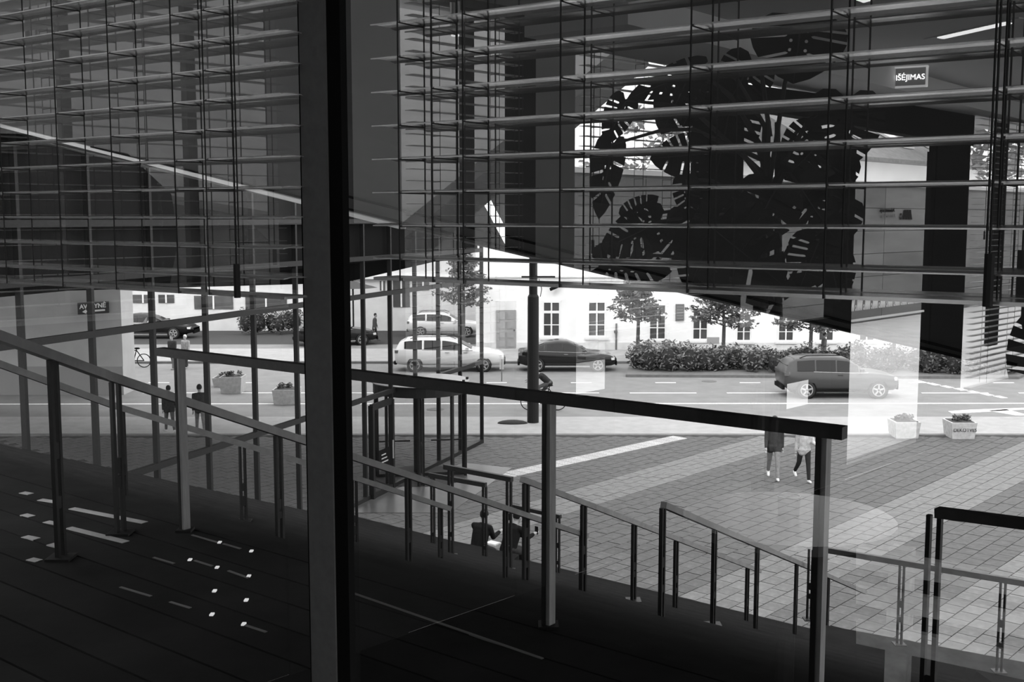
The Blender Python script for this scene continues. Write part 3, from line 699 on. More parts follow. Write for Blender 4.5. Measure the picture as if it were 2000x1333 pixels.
def planter(px, py, w, h, label, txt=None, seed=1):
    p = onz(px, py); rng = random.Random(seed)
    t = thing('planter_box', label, 'planter', V(p.x, p.y, .0), 'concrete planter boxes along the plaza')
    b = MB(); e = .06
    lo = [V(p.x - w / 2 + e, p.y + e, 0), V(p.x + w / 2 - e, p.y + e, 0), V(p.x + w / 2 - e, p.y + w - e, 0), V(p.x - w / 2 + e, p.y + w - e, 0)]
    hi = [V(p.x - w / 2, p.y, h), V(p.x + w / 2, p.y, h), V(p.x + w / 2, p.y + w, h), V(p.x - w / 2, p.y + w, h)]
    b.hexa(lo, hi); b.build('box', M_plast, t)
    b = MB(); b.box((p.x - w / 2 + .07, p.y + .07, h - .05), (p.x + w / 2 - .07, p.y + w - .07, h + .015)); b.build('soil', M_soil, t)
    b = MB()
    for k in range(5): leaf_cloud(b, V(p.x + rng.uniform(-.3, .3) * w, p.y + w / 2 + rng.uniform(-.2, .2) * w, h + .1), (.14, .14, .12), 40, .06, rng, 0)
    tag(b.build('shrub', M_leafd, t, recalc=False), kind='stuff')
    if txt: text('lettering', txt, .16, M_blk, t, V(p.x + .03, p.y + .018, h * .55), V(1, 0, 0), V(0, .06, h), .003)
planter(1773, 858, .86, .56, 'pale concrete planter box left of the lettered one by the kerb', seed=2)
planter(1883, 859, .86, .56, 'pale concrete planter box with dark lettering on its side', 'DEKOTVES', seed=3)
planter(450, 770, .95, .7, 'concrete planter box with a small shrub left behind the tinted pane', seed=4)
planter(556, 792, 1.0, .6, 'wide concrete planter box near the window post behind the tinted pane', seed=5)
planter(432, 757, .8, .4, 'low planter box farthest back behind the tinted pane', seed=6)
# parked bicycle on the left
p = onz(262, 718); bc = thing('parked_bicycle', 'dark parked bicycle standing beside the shop wall at left', 'bicycle', V(p.x, p.y, 0))
for f in (-.5, .5):
    b = MB(); pts = [V(p.x + f + cos(k * pi / 10) * .33, p.y, .34 + sin(k * pi / 10) * .33) for k in range(20)]
    for k in range(20): b.bar(pts[k], pts[(k + 1) % 20], .04, .04, V(0, 1, 0))
    b.build('wheel', M_tyre, bc)
b = MB()
for A, B in (((-.5, .34), (-.6, 1.3)), ((-.55, .8), (0, .34)), ((-.55, .85), (.15, .85)), ((0, .34), (.15, .9)), ((0, .34), (.5, .34)), ((.15, .85), (.5, .34))): b.tube([V(p.x + A[0], p.y, A[1]), V(p.x + B[0], p.y, B[1])], .025, 6)
b.build('frame', M_black, bc)
b = MB(); b.ball(V(p.x + .18, p.y, .95), (.15, .08, .05), 8, 5); b.build('saddle', M_blk, bc)
b = MB(); b.bar(V(p.x - .6, p.y - .3, 1.28), V(p.x - .6, p.y + .3, 1.28), .03, .03); b.build('handlebar', M_black, bc)
# left person with white top sitting near the wall corner
person('person in white top standing by the corner of the grey building', V(at(248, 612, 62).x, 62, 0), PI, 1.75, ((3, 0), (-3, 0)), ((2, 8), (-2, 8)), 2, .7, .05, .04, .2, jacket=False)

# ================================================================== GLASS FRONT of the entrance hall
FA = V(-3.99, 28.78, 0); FD = (V(-1.02, 36.85, 0) - FA).normalized(); FN = V(FD.y, -FD.x, 0)
def fk(px):
    a = ray(px, 425); r_ = a.x / a.y
    k = (r_ * FA.y - FA.x) / (FD.x - r_ * FD.y); return FA + FD * k
mpx = [-90, 27, 167, 287, 392, 487, 571, 641, 704, 757, 806, 852, 895, 938]
FZ = 9.2
fac = tag(bpy.data.objects.new('window_1', None), kind='structure'); C.objects.link(fac); fac.location = FA; ORG[fac.name] = FA.copy()
for x in mpx:
    q = fk(x); b = MB(); b.box((-.035, -.02, 0), (.035, .09, FZ), FD, FN, UP, q); b.build('mullion', M_black, fac)
q0, q1 = fk(-90), fk(938)
zA, zB = EYEZ - 2.02, 2.70
for z in (.06, zB, zA, 6.35, 7.3, FZ - .05):
    b = MB(); b.bar(q0 + V(0, 0, z) + FN * .05, q1 + V(0, 0, z) + FN * .05, .10, .12); b.build('transom', M_black, fac)
for i in range(len(mpx) - 1):
    a, c = fk(mpx[i]), fk(mpx[i + 1])
    for z0, z1 in ((.1, zB), (zB, zA), (zA, 6.35), (6.35, 7.3), (7.3, FZ)):
        if z0 == .1 and mpx[i] in (757, 806): continue
        b = MB(); b.add([a + V(0, 0, z0), c + V(0, 0, z0), c + V(0, 0, z1), a + V(0, 0, z1)], [(0, 1, 2, 3)]); b.build('pane', M_fac, fac, recalc=False)
# dark storey above the hall (behind the glass)
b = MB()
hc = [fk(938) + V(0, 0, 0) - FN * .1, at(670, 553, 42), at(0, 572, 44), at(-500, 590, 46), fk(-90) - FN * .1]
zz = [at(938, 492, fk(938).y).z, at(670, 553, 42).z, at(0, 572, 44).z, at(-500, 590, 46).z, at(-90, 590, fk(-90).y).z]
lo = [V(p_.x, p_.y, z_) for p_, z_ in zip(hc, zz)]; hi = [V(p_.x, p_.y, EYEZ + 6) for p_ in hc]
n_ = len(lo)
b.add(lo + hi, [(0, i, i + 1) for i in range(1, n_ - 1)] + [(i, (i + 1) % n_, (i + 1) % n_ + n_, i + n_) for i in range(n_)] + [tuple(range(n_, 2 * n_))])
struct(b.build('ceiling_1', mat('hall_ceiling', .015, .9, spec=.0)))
# revolving door
rc = fk(805) + FN * .2; RH = zB; RR = 1.28
rd = thing('revolving_door', 'round glass revolving door under a flat drum roof at the museum entrance', 'revolving door', rc)
b = MB(); b.tube([rc + V(0, 0, RH - .22), rc + V(0, 0, RH + .08)], RR + .06, 32); b.build('canopy', M_black, rd)
b = MB(); b.tube([rc + V(0, 0, RH + .08), rc + V(0, 0, RH + .10)], RR + .12, 32); b.build('roof_plate', mat('zinc_sheet', .4, .5), rd)
fo = math.atan2(FD.y, FD.x)
for k in range(8):
    a = fo + 2 * pi * (k + .5) / 8; b = MB(); q = rc + V(cos(a) * RR, sin(a) * RR, 0); b.tube([q, q + V(0, 0, RH - .2)], .045, 8); b.build('post', M_black, rd)
for k in range(8):
    if k in (1, 5): continue
    b = MB()
    for j in range(4):
        a, a2 = fo + 2 * pi * (k + .5 + j / 4) / 8, fo + 2 * pi * (k + .5 + (j + 1) / 4) / 8
        b.add([rc + V(cos(a) * RR, sin(a) * RR, .08), rc + V(cos(a2) * RR, sin(a2) * RR, .08), rc + V(cos(a2) * RR, sin(a2) * RR, RH - .22), rc + V(cos(a) * RR, sin(a) * RR, RH - .22)], [(0, 1, 2, 3)])
    b.build('pane', M_clear, rd, recalc=False)
b = MB(); b.tube([rc, rc + V(0, 0, RH - .2)], .05, 10); b.build('spindle', M_black, rd)
for k in range(4):
    a = fo + .5 + k * pi / 2; dx = V(cos(a), sin(a), 0); w_ = MB()
    for z in (.06, RH - .3): w_.bar(rc + dx * .06 + V(0, 0, z), rc + dx * (RR - .06) + V(0, 0, z), .05, .1)
    w_.bar(rc + dx * (RR - .06) + V(0, 0, .02), rc + dx * (RR - .06) + V(0, 0, RH - .25), .05, .06, dx)
    w_.bar(rc + dx * .3 + V(0, 0, 1.05), rc + dx * (RR - .1) + V(0, 0, 1.05), .03, .04)
    wg = w_.build('wing', M_black, rd)
    b = MB(); b.add([rc + dx * .08 + V(0, 0, .1), rc + dx * (RR - .08) + V(0, 0, .1), rc + dx * (RR - .08) + V(0, 0, RH - .3), rc + dx * .08 + V(0, 0, RH - .3)], [(0, 1, 2, 3)]); b.build('pane', M_clear, wg, recalc=False)
b = MB(); b.tube([rc + V(0, 0, -.01), rc + V(0, 0, .02)], RR + .05, 28); b.build('floor_mat', mat('ribbed_mat', .03, .9), rd)
for k in range(3):
    a = fo - pi / 2 + (k - 1) * .45; q = rc + V(cos(a) * (RR + .06), sin(a) * (RR + .06), RH + .12); b = MB(); b.tube([q - V(0, 0, .1), q + V(0, 0, .05)], .04, 8); b.build('roof_stud', M_black, rd)
# side swing door
sdp, sdq = fk(712) + FN * .12, fk(752) + FN * .12
sdr = thing('swing_door', 'framed glass side door with a dark sticker left of the revolving door', 'door', sdp)
b = MB()
for A, B in ((sdp, sdp + V(0, 0, 2.5)), (sdq, sdq + V(0, 0, 2.5))): b.bar(A, B, .14, .10, FD)
for z in (.08, 2.45): b.bar(sdp + V(0, 0, z), sdq + V(0, 0, z), .1, .16)
b.build('frame', M_black, sdr)
b = MB(); b.add([sdp + V(0, 0, .1), sdq + V(0, 0, .1), sdq + V(0, 0, 2.4), sdp + V(0, 0, 2.4)], [(0, 1, 2, 3)]); b.build('pane', M_clear, sdr, recalc=False)
b = MB(); a = sdp.lerp(sdq, .25) + FN * .06; c = sdp.lerp(sdq, .8) + FN * .06; b.hexa([a + V(0, 0, .75), c + V(0, 0, .75), c + V(0, 0, .75) + FN * .005, a + V(0, 0, .75) + FN * .005], [a + V(0, 0, 1.25), c + V(0, 0, 1.25), c + V(0, 0, 1.25) + FN * .005, a + V(0, 0, 1.25) + FN * .005]); stk = b.build('sticker', M_blk, sdr)
for r_ in range(3):
    b = MB(); e0 = a.lerp(c, .2); e1 = a.lerp(c, .8 - r_ * .1); b.bar(e0 + V(0, 0, .9 + r_ * .1) + FN * .008, e1 + V(0, 0, .9 + r_ * .1) + FN * .008, .006, .03); b.build('print_line', mat('sticker_print', .4, .7), stk)
b = MB(); a = sdp.lerp(sdq, .9) + FN * .1; b.tube([a + V(0, 0, .9), a + V(0, 0, 1.4)], .02, 8); b.build('handle', M_steel, sdr)

# ================================================================== STAIRS from our landing down to the plaza
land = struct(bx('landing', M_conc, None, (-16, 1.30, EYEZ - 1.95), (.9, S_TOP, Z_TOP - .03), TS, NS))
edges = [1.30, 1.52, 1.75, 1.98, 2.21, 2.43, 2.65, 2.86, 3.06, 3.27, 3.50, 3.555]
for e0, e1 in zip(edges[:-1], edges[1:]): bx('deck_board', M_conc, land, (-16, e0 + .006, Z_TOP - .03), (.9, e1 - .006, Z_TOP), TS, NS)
M_stud = mat('light_dot_glow', .8, .5, em=.55); M_sliver = mat('pale_light_sliver', .30, .7, .2, 9)
def sliver(x0, y0, x1, y1, w=.03, m=M_sliver, nm='light_sliver'):  # pale bars paint slivers of light along the board edges
    a, c = onz(x0, y0, Z_TOP), onz(x1, y1, Z_TOP)
    b = MB(); b.bar(V(a.x, a.y, Z_TOP), V(c.x, c.y, Z_TOP), w, .006); b.build(nm, m, land)
for q in ((140, 994, 283, 1022), (134, 1032, 246, 1060), (43, 963, 60, 966), (78, 977, 118, 983), (46, 1006, 62, 1010), (90, 1020, 120, 1026), (48, 1049, 72, 1054), (98, 1064, 120, 1069), (58, 1093, 76, 1097)): sliver(*q, .045)
for q in ((375, 1046, 430, 1062), (436, 1063, 470, 1073), (380, 1096, 415, 1107), (446, 1116, 485, 1130), (235, 1148, 295, 1166), (332, 1177, 372, 1189), (478, 1222, 520, 1236), (690, 1160, 1060, 1288), (300, 1090, 340, 1102)): sliver(*q, .014, mat('dim_light_sliver', .10, .8))  # fainter bars paint board edges catching the light
for x, y in ((429, 1061), (491, 1078), (371, 1095), (424, 1110), (486, 1127), (419, 1156), (481, 1174), (414, 1202), (476, 1221)):
    q = onz(x, y, Z_TOP); bx('light_dot', M_stud, land, (q.x - .008, q.y - .014, Z_TOP - .002), (q.x + .008, q.y + .014, Z_TOP + .006))  # glowing studs put in for dots of light at the board gaps
stairs = tag(bpy.data.objects.new('stair_flight', None), kind='structure'); C.objects.link(stairs); ORG[stairs.name] = V(0, 0, 0)
NSTEP = 38
TR = (S_BOT - S_TOP) / (NSTEP - 1); RS = Z_TOP / NSTEP
sb0 = None
for i in range(1, NSTEP):
    z = Z_TOP - RS * i; s0 = S_TOP + TR * (i - 1)
    if sb0 is None:
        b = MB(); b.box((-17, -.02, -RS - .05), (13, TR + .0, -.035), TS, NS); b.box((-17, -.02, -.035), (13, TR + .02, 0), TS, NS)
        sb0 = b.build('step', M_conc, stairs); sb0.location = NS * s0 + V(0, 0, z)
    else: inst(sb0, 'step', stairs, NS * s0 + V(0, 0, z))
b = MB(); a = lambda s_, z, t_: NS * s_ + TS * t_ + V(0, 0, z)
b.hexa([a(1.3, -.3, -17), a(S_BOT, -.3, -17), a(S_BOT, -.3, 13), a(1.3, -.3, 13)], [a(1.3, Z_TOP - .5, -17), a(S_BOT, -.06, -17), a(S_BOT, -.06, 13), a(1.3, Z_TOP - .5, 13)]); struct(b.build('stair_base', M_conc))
def stz(p): 
    s_ = NS.dot(p)
    return Z_TOP if s_ < S_TOP else max(0, Z_TOP - RS * (math.floor((s_ - S_TOP) / TR) + 1))
# seating blocks on the stair
def block(name, label, pts, z1, h, m=M_conc):
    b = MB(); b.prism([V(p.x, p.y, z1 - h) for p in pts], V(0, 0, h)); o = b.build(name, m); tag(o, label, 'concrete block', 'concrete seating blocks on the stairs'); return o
zb_ = EYEZ - 6.30
blk = [onz(690, 1008, zb_), onz(880, 1056, zb_), onz(1014, 1084, zb_), onz(985, 1112, zb_), onz(860, 1085, zb_), onz(690, 1045, zb_)]
block('seating_block', 'long low concrete seat on the stairs under the two seated people', blk, zb_, 1.0)
zc_ = EYEZ - 4.62
blk2 = [onz(1592, 1218, zc_), onz(2150, 1322, zc_), onz(2150, 1460, zc_), onz(1545, 1274, zc_)]
block('seating_block', 'broad concrete block at the lower right carrying a handrail', blk2, zc_, 1.1)
zd_ = EYEZ - 6.2
blk3 = [onz(1085, 1126, zd_), onz(1110, 1121, zd_), onz(1150, 1150, zd_), onz(1110, 1160, zd_)]
block('seating_block', 'small concrete block end beside the stair foot at centre', blk3, zd_, .9)
# grille lattice
t = thing('floor_grating', 'dark steel grating with square openings at the stair foot', 'grating', onz(1262, 1205, EYEZ - 5.2))
o = onz(1262, 1205, EYEZ - 5.2); e1 = (onz(1372, 1233, EYEZ - 5.2) - o); e2 = V(NS.x, NS.y, 0) * -.32
b = MB()
for k in range(7): b.bar(o + e1 * (k / 6), o + e1 * (k / 6) + e2, .03, .03)
for k in range(3): b.bar(o + e2 * (k / 2), o + e2 * (k / 2) + e1, .03, .03)
b.build('bars', M_black, t)
# two seated people
def seated(label, px, py, Y, head, lean, **k):
    p = at(px, py, Y); return person(label, V(p.x, p.y, stz(p)), head, 1.75, ((80, 70), (74, 62)), k.pop('arms', ((30, 60), (32, 70))), lean, .012, .03, .015, .3, seat=.06, out=-.02, **k)
seated('person in black top sitting on the stairs left of the pair, seen from behind', 934, 1062, 22.2, .55, 18)
tt, hh = seated('person in black top sitting on the stairs right of the pair, holding a phone', 992, 1074, 21.6, .75, 22)
ph = hh[1]; b = MB(); b.box((-.04, -.005, -.07), (.04, .005, .09), V(cos(.75), -sin(.75), 0), V(sin(.75), cos(.75), -.3).normalized(), UP, ph + V(0, 0, .03)); ph_o = b.build('phone', M_blk)
tag(ph_o, 'dark phone held by the seated person on the right', 'phone')
p = at(963, 1062, 21.9); b = MB(); b.box((-.13, -.1, 0), (.13, .1, .02), V(.8, -.6, 0), V(.6, .8, 0), UP, V(p.x, p.y, stz(p) + .2)); b.box((-.12, -.09, .02), (.12, .09, .035), V(.8, -.6, 0), V(.6, .8, 0), UP, V(p.x, p.y, stz(p) + .2))
tag(b.build('paper_pad', M_white), 'white sheet of paper lying between the two seated people', 'paper')

# ------------------------------------------------------------------ rails
def rail(name, label, pts, w, h, posts, pw, m=M_rail, mp=M_black, base=None, flat=True, double=True, group='stair handrails', solid=False):
    """pts: (px, py, depth); posts: px values"""
    P = [at(*p) for p in pts]
    g = P[0].copy(); g.z = stz(g) if base is None else base
    t = thing(name, label, 'handrail', g, group)
    b = MB()
    for A, B in zip(P[:-1], P[1:]): b.bar(A, B, w, h)
    b.build('rail', m, t)
    for x in posts:
        for (A, B), (a_, b_) in zip(zip(P[:-1], P[1:]), zip(pts[:-1], pts[1:])):
            lo_, hi_ = min(a_[0], b_[0]), max(a_[0], b_[0])
            if lo_ - 1 <= x <= hi_ + 1:
                rr = ray(x, 425); q = rr.x / rr.y
                d = B - A; k = (q * A.y - A.x) / (d.x - q * d.y); p = A + d * k
                z0 = stz(p) if base is None else base
                dn = V(d.x, d.y, 0).normalized()
                b = MB()
                if solid: b.box((-pw * .42, -pw * .5, 0), (0, pw * .5, p.z - h * .4 - z0), dn, NS, UP, V(p.x, p.y, z0))
                elif double:
                    for sx in (-1, 1): b.box((-pw * .17, sx * pw * .34 - pw * .14, 0), (pw * .17, sx * pw * .34 + pw * .14, p.z - h * .4 - z0), dn.cross(UP), dn, UP, V(p.x, p.y, z0))
                    b.box((-pw * .14, -pw * .3, .25), (pw * .14, pw * .3, .31), dn.cross(UP), dn, UP, V(p.x, p.y, z0))
                    b.box((-pw * .14, -pw * .3, p.z - z0 - .5), (pw * .14, pw * .3, p.z - z0 - .42), dn.cross(UP), dn, UP, V(p.x, p.y, z0))
                else: b.box((-pw / 2, -pw / 2, 0), (pw / 2, pw / 2, p.z - h * .4 - z0), dn.cross(UP), dn, UP, V(p.x, p.y, z0))
                po = b.build('post', M_black if solid else mp, t)  # on solid posts black colour is put in for the shaded face
                if solid:
                    b = MB(); b.box((.0005, -pw * .45, .004), (pw * .42, pw * .45, p.z - h * .4 - z0), dn, NS, UP, V(p.x, p.y, z0)); b.build('lit_half', mp, po)  # paler half paints the light falling on the post's side
                bx('foot_plate', M_black, po, (p.x - pw * .9, p.y - pw * .9, z0), (p.x + pw * .9, p.y + pw * .9, z0 + .012))
                break
    return t
def Yr(x, Ya, xa, Yb, xb): return 1 / (1 / Ya + (x - xa) / (xb - xa) * (1 / Yb - 1 / Ya))
def ln(x0, y0, Y0, x1, y1, Y1): return [(x0, y0, Y0), (x1, y1, Y1)]
zl = Z_TOP
rail('guard_rail', 'long heavy dark guard rail at the head of the stairs right before the window', ln(313, 687, 5.95, 1650, 846, 3.72), .05, .043, (342, 1074, 1622), .045, base=zl, group='heavy guard rails on the landing', solid=True, mp=mat('guard_post_lit_wood', .16, .5, .25, 6, stretch=(8, 8, 1)))
rail('guard_rail', 'short heavy dark guard rail piece at the lower right corner', ln(1830, 1001, 2.72, 2300, 1062, 2.35), .03, .024, (1850,), .04, base=zl - .05, group='heavy guard rails on the landing')
rail('stair_rail', 'upper wooden stair handrail descending from the left edge past the window post', [(-60, 636, 4.85), (205, 733, 5.75), (789, 926, 8.0), (1145, 1047, 10.6)], .055, .045, (90, 212, 533, 792, 987, 1140), .065, m=M_railt)
rail('stair_rail', 'lower wooden stair handrail running just under the upper left one', [(-60, 690, 7.2), (223, 793, 8.1), (683, 931, 9.5), (878, 994, 10.6)], .05, .045, (222, 461, 684, 856), .06, m=M_railt)
rail('stair_rail', 'sloping stair handrail starting behind the short rails and running to the plaza', [(1020, 937, 9.65), (1160, 990, 10.6), (1484, 1116, 14.2)], .05, .05, (1028, 1144, 1246, 1331, 1476), .085, m=M_railt)
rail('stair_rail', 'sloping stair handrail at right of centre descending behind the tall guard post', [(1296, 987, 8.6), (1596, 1116, 13.4), (1690, 1158, 16.0)], .05, .05, (1303, 1408, 1495, 1575, 1640), .085, m=M_railt)
rail('stair_rail', 'level handrail crossing behind the right guard post on the concrete block', [(1597, 1072, 12.6), (2120, 1160, 10.6)], .05, .06, (1603, 1788, 1994), .07, m=M_rail, base=zc_)
rail('stair_rail', 'upper short level rail with two posts right of the revolving door', [(868, 912, 13.9), (1000, 937, 13.2)], .05, .06, (877, 994), .085, m=M_rail)
rail('stair_rail', 'lower short level rail with two posts left of the seated people', [(838, 928, 17.6), (949, 948, 16.8)], .05, .07, (841, 945), .09, m=M_rail)
rail('stair_rail', 'short rail with one post standing behind the seated people', [(1000, 989, 17.6), (1095, 1010, 17.0)], .05, .06, (1092,), .09, m=M_rail)

# ================================================================== overhang of the museum above the stairs
A_ = at(-60, 243, 20); B_ = at(1880, 699, 9.2); B2 = at(2250, 800, 8.0); C1 = st(1.36, -9, 2.6); C2 = st(1.36, 4.5, 1.25)
sof = tag(bpy.data.objects.new('ceiling_overhang', None), kind='structure'); C.objects.link(sof); ORG[sof.name] = V(0, 0, 0)
b = MB(); lo = [A_, B_, B2, C2, C1]; hi = [V(p.x, p.y, EYEZ + 5.5) for p in lo]
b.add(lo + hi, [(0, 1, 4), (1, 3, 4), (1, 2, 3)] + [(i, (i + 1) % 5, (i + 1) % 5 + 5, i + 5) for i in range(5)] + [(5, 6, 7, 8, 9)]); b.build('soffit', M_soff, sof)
e = (B2 - A_); inn = (C1 - A_).normalized()
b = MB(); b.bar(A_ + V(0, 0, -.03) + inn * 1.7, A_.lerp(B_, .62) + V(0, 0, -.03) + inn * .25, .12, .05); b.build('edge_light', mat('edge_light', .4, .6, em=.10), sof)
b = MB(); b.bar(A_ + V(0, 0, -.02), B_ + V(0, 0, -.0), .06, .02); b.build('drip_edge', M_soff, sof)
for k in range(2):
    f0 = .25 + k * .3
    b = MB(); b.bar(A_.lerp(B_, f0) + inn * (1.2 + k) - V(0, 0, .02), A_.lerp(B_, 1.0) + inn * (.2 + k * .5) - V(0, 0, .02), .03, .02); b.build('joint', M_blk, sof)

# ================================================================== OUR WINDOW: post, panes, blinds
def wt(px, s): 
    a = ray(px, 425); d = V(a.x, a.y, 0); k = s / d.dot(N); return (d * k).dot(T)
tm0, tm1 = wt(591, 1.195), wt(641, 1.195)
win = tag(bpy.data.objects.new('window_2', None), kind='structure'); C.objects.link(win); win.location = st(SG, -1.2, -1.65); ORG[win.name] = st(SG, -1.2, -1.65)
bx('window_post', M_blk, win, (tm0 - .006, 1.1985, -1.65), (wt(671, 1.2), 1.2115, 1.3), T, N, V(0, 0, EYEZ))
bx('post_lit_front', mat('post_lit_grey', .12, .6, .12, 60), win, (tm0, 1.195, -1.65), (tm1, 1.198, 1.3), T, N, V(0, 0, EYEZ))  # plate paler than the body paints room light on the front
bx('window_sill', M_mull, win, (-3.6, 1.16, -1.65), (3.4, 1.30, -1.56), T, N, V(0, 0, EYEZ))
bx('window_head', M_mull, win, (-3.6, 1.16, 1.2), (3.4, 1.30, 1.35), T, N, V(0, 0, EYEZ))
for (t0, t1, m) in ((-3.6, tm0, M_dark), (tm1, 3.4, M_tint)):
    b = MB(); b.add([st(SG, t0, -1.6), st(SG, t1, -1.6), st(SG, t1, 1.22), st(SG, t0, 1.22)], [(0, 1, 2, 3)]); b.build('pane', m, win, recalc=False)
PITCH = .044
def blind(label, s, t0, t1, z0, ztop, cords, wand=None, tilt=0):
    t = thing('venetian_blind', label, 'blind', st(s, (t0 + t1) / 2, ztop), 'venetian blinds of the cafe windows')
    o = ORG[t.name]
    n = int((ztop - z0) / PITCH)
    b = MB()
    pr = []
    for k in range(5):                      # slightly cupped slat
        y = -.025 + .05 * k / 4; pr.append((y, .0025 * (1 - (y / .025) ** 2)))
    A = [N * y + V(0, 0, h) for y, h in pr]; tv0, tv1 = T * (t0 - (t0 + t1) / 2), T * (t1 - (t0 + t1) / 2)
    vs = []
    for e in (tv0, tv1):
        vs += [o + e + a for a in A] + [o + e + a - V(0, 0, .0016) for a in reversed(A)]
    m_ = 10
    b.add(vs, [(i, (i + 1) % m_, (i + 1) % m_ + m_, i + m_) for i in range(m_)] + [tuple(range(m_ - 1, -1, -1)), tuple(range(m_, 2 * m_))])
    s0 = b.build('slat', M_slat, t)
    for i in range(n):
        z = z0 + .03 + i * PITCH - ztop
        if i == 0: s0.location = V(0, 0, z)
        else: inst(s0, 'slat', t, V(0, 0, z))
    bx('bottom_rail', M_slat, t, (t0, s - .025, z0), (t1, s + .025, z0 + .004), T, N, V(0, 0, EYEZ))
    bx('head_rail', M_mull, t, (t0, s - .03, ztop), (t1, s + .03, ztop + .05), T, N, V(0, 0, EYEZ))
    for c in cords:
        b = MB()
        for sy in (-.027, .027): b.tube([st(s + sy, c, z0), st(s + sy, c, ztop)], .0011, 5)
        for i in range(n):
            z = z0 + .028 + i * PITCH; b.tube([st(s - .027, c, z), st(s + .027, c, z)], .0009, 4, False)
        b.build('ladder_cord', M_cord, t)
    if wand is not None:
        b = MB()
        for dx in (0, .006): b.tube([st(s - .04, wand + dx, z0 + .05 + dx * 4), st(s - .04, wand + dx, ztop)], .0012, 5)
        b.tube([st(s - .04, wand, z0 + .0), st(s - .04, wand, z0 + .05)], .005, 8); b.build('pull_cord', M_cord, t)
    return t
SB = 1.175
tb0 = wt(577, SB); tb1 = wt(752, SB)
lc = [wt(x, SB) for x in (35, 62, 145, 210, 250, 310, 372, 432, 500)]
blind('raised wide-slat blind hanging before the tinted pane left of the window post', SB, -3.4, tb0, -.118, 1.15, [lc[0], lc[2], lc[4], lc[6], lc[7]], wt(500, SB))
blind('raised wide-slat blind hanging before the large pane right of the window post', SB, tb1, 3.2, -.084, 1.15, [wt(x, SB) for x in (806, 870, 930, 1117, 1365, 1630, 1942)], wt(1955, SB))

# ================================================================== THE CAFE behind us, seen mirrored in the panes
# side wall with windows: authored where its reflection is seen, built where it stands
def wall_t(s): return -3.35 + .15 * s
WD = (N + T * .15).normalized(); WN = V(-WD.y, WD.x, 0)         # WN points out of the cafe
WP0 = N * 0 + T * -3.35
def wp(px, off=0.0):
    a = ray(px, 425); r_ = a.x / a.y; P0 = WP0 + WN * off
    k = (r_ * P0.y - P0.x) / (WD.x - r_ * WD.y); return P0 + WD * k
CE = .85
def wk(px): return (wp(px) - WP0).dot(WD)
def wbox(name, m, parent, x0, x1, z0, z1, d0=0.0, d1=.28, **k):
    b = MB(); b.box((wk(x0), d0, z0), (wk(x1), d1, z1), WD, WN, UP, WP0 + V(0, 0, EYEZ)); return b.build(name, m, parent, mirror=True, **k)
def wz(px, py): q = wp(px); return (425 - py) / F * q.y
wl = tag(bpy.data.objects.new('wall_left', None), kind='structure'); C.objects.link(wl); ORG[wl.name] = V(0, 0, 0)
wbox('pier', M_inw, wl, 545, 785, -1.65, CE, 0, .06); wbox('pier', M_inw, wl, 1046, 1122, -1.65, CE, 0, .06); wbox('pier', M_blk, wl, 1006, 1046, -1.65, CE, 0, .06)
wbox('pier', M_blk, wl, 1366, 1450, -1.65, CE, 0, .06); wbox('pier', M_blk, wl, 1632, 1667, -1.65, .42, 0, .06)
wbox('pier', M_blk, wl, 1826, 1890, -1.65, .75, 0, .06)
def wslope(name, m, x0, x1, ya0, yb0, ya1, yb1, d0, d1):   # band whose edges run from one height to another
    a, c = WP0 + WD * wk(x0), WP0 + WD * wk(x1); z = lambda x, y: V(0, 0, EYEZ + wz(x, y))
    b = MB(); b.hexa([a + z(x0, yb0) + WN * d0, c + z(x1, yb1) + WN * d0, c + z(x1, yb1) + WN * d1, a + z(x0, yb0) + WN * d1], [a + z(x0, ya0) + WN * d0, c + z(x1, ya1) + WN * d0, c + z(x1, ya1) + WN * d1, a + z(x0, ya0) + WN * d1]); return b.build(name, m, wl, mirror=True)
wslope('beam', M_blk, 1450, 1890, 172, 215, 226, 288, -.02, .07)
wslope('door_header', M_ceil, 1450, 1890, 100, 164, 190, 207, -.01, .07)
wbox('parapet', mat('dark_parapet', .02, .9, spec=.05), wl, -300, 545, -1.65, -.29, 0, .06); wbox('parapet', MATS['dark_parapet'], wl, 785, 1006, -1.65, -.62, 0, .06); 
for x0, x1, y0, y1 in ((1450, 1546, None, 628), (1546, 1606, None, 802), (1546, 1606, 746, 628), (1606, 1632, None, 628)): wbox('parapet', MATS['dark_parapet'], wl, x0, x1, -1.65 if y0 is None else wz(1575, y0), wz(1575, y1), 0, .06)
wbox('parapet', MATS['dark_parapet'], wl, 1122, 1366, -1.65, wz(1160, 772), 0, .06); wbox('parapet', MATS['dark_parapet'], wl, 1202, 1366, -1.65, wz(1280, 640), -.01, .055); wbox('parapet', MATS['dark_parapet'], wl, 1890, 2400, -1.65, -1.3, 0, .06)
for a_, c_, w_z in ((545, 785, -.02), (1006, 1122, -.25)): wbox('pier_dark_sheet', MATS['dark_parapet'], wl, a_ - 1, c_ + 1, -1.65, w_z, -.012, .0)  # dark sheets added so the lower piers stay dark in the reflection
wbox('header', M_ceil, wl, -300, 2400, CE, CE + .5)
wbox('wall_end', M_inw, wl, -700, -300, -1.65, CE)
for x0, x1 in ((-300, 545), (785, 1006), (1122, 1366), (1450, 1632), (1667, 1826), (1890, 2400)):
    b = MB(); a, c = wp(x0, .03), wp(x1, .03); b.add([V(a.x, a.y, EYEZ - .95 if x1 < 1400 else EYEZ - 1.6), V(c.x, c.y, EYEZ - .95 if x1 < 1400 else EYEZ - 1.6), V(c.x, c.y, EYEZ + CE), V(a.x, a.y, EYEZ + CE)], [(0, 1, 2, 3)]); b.build('pane', M_clear, wl, mirror=True, recalc=False)
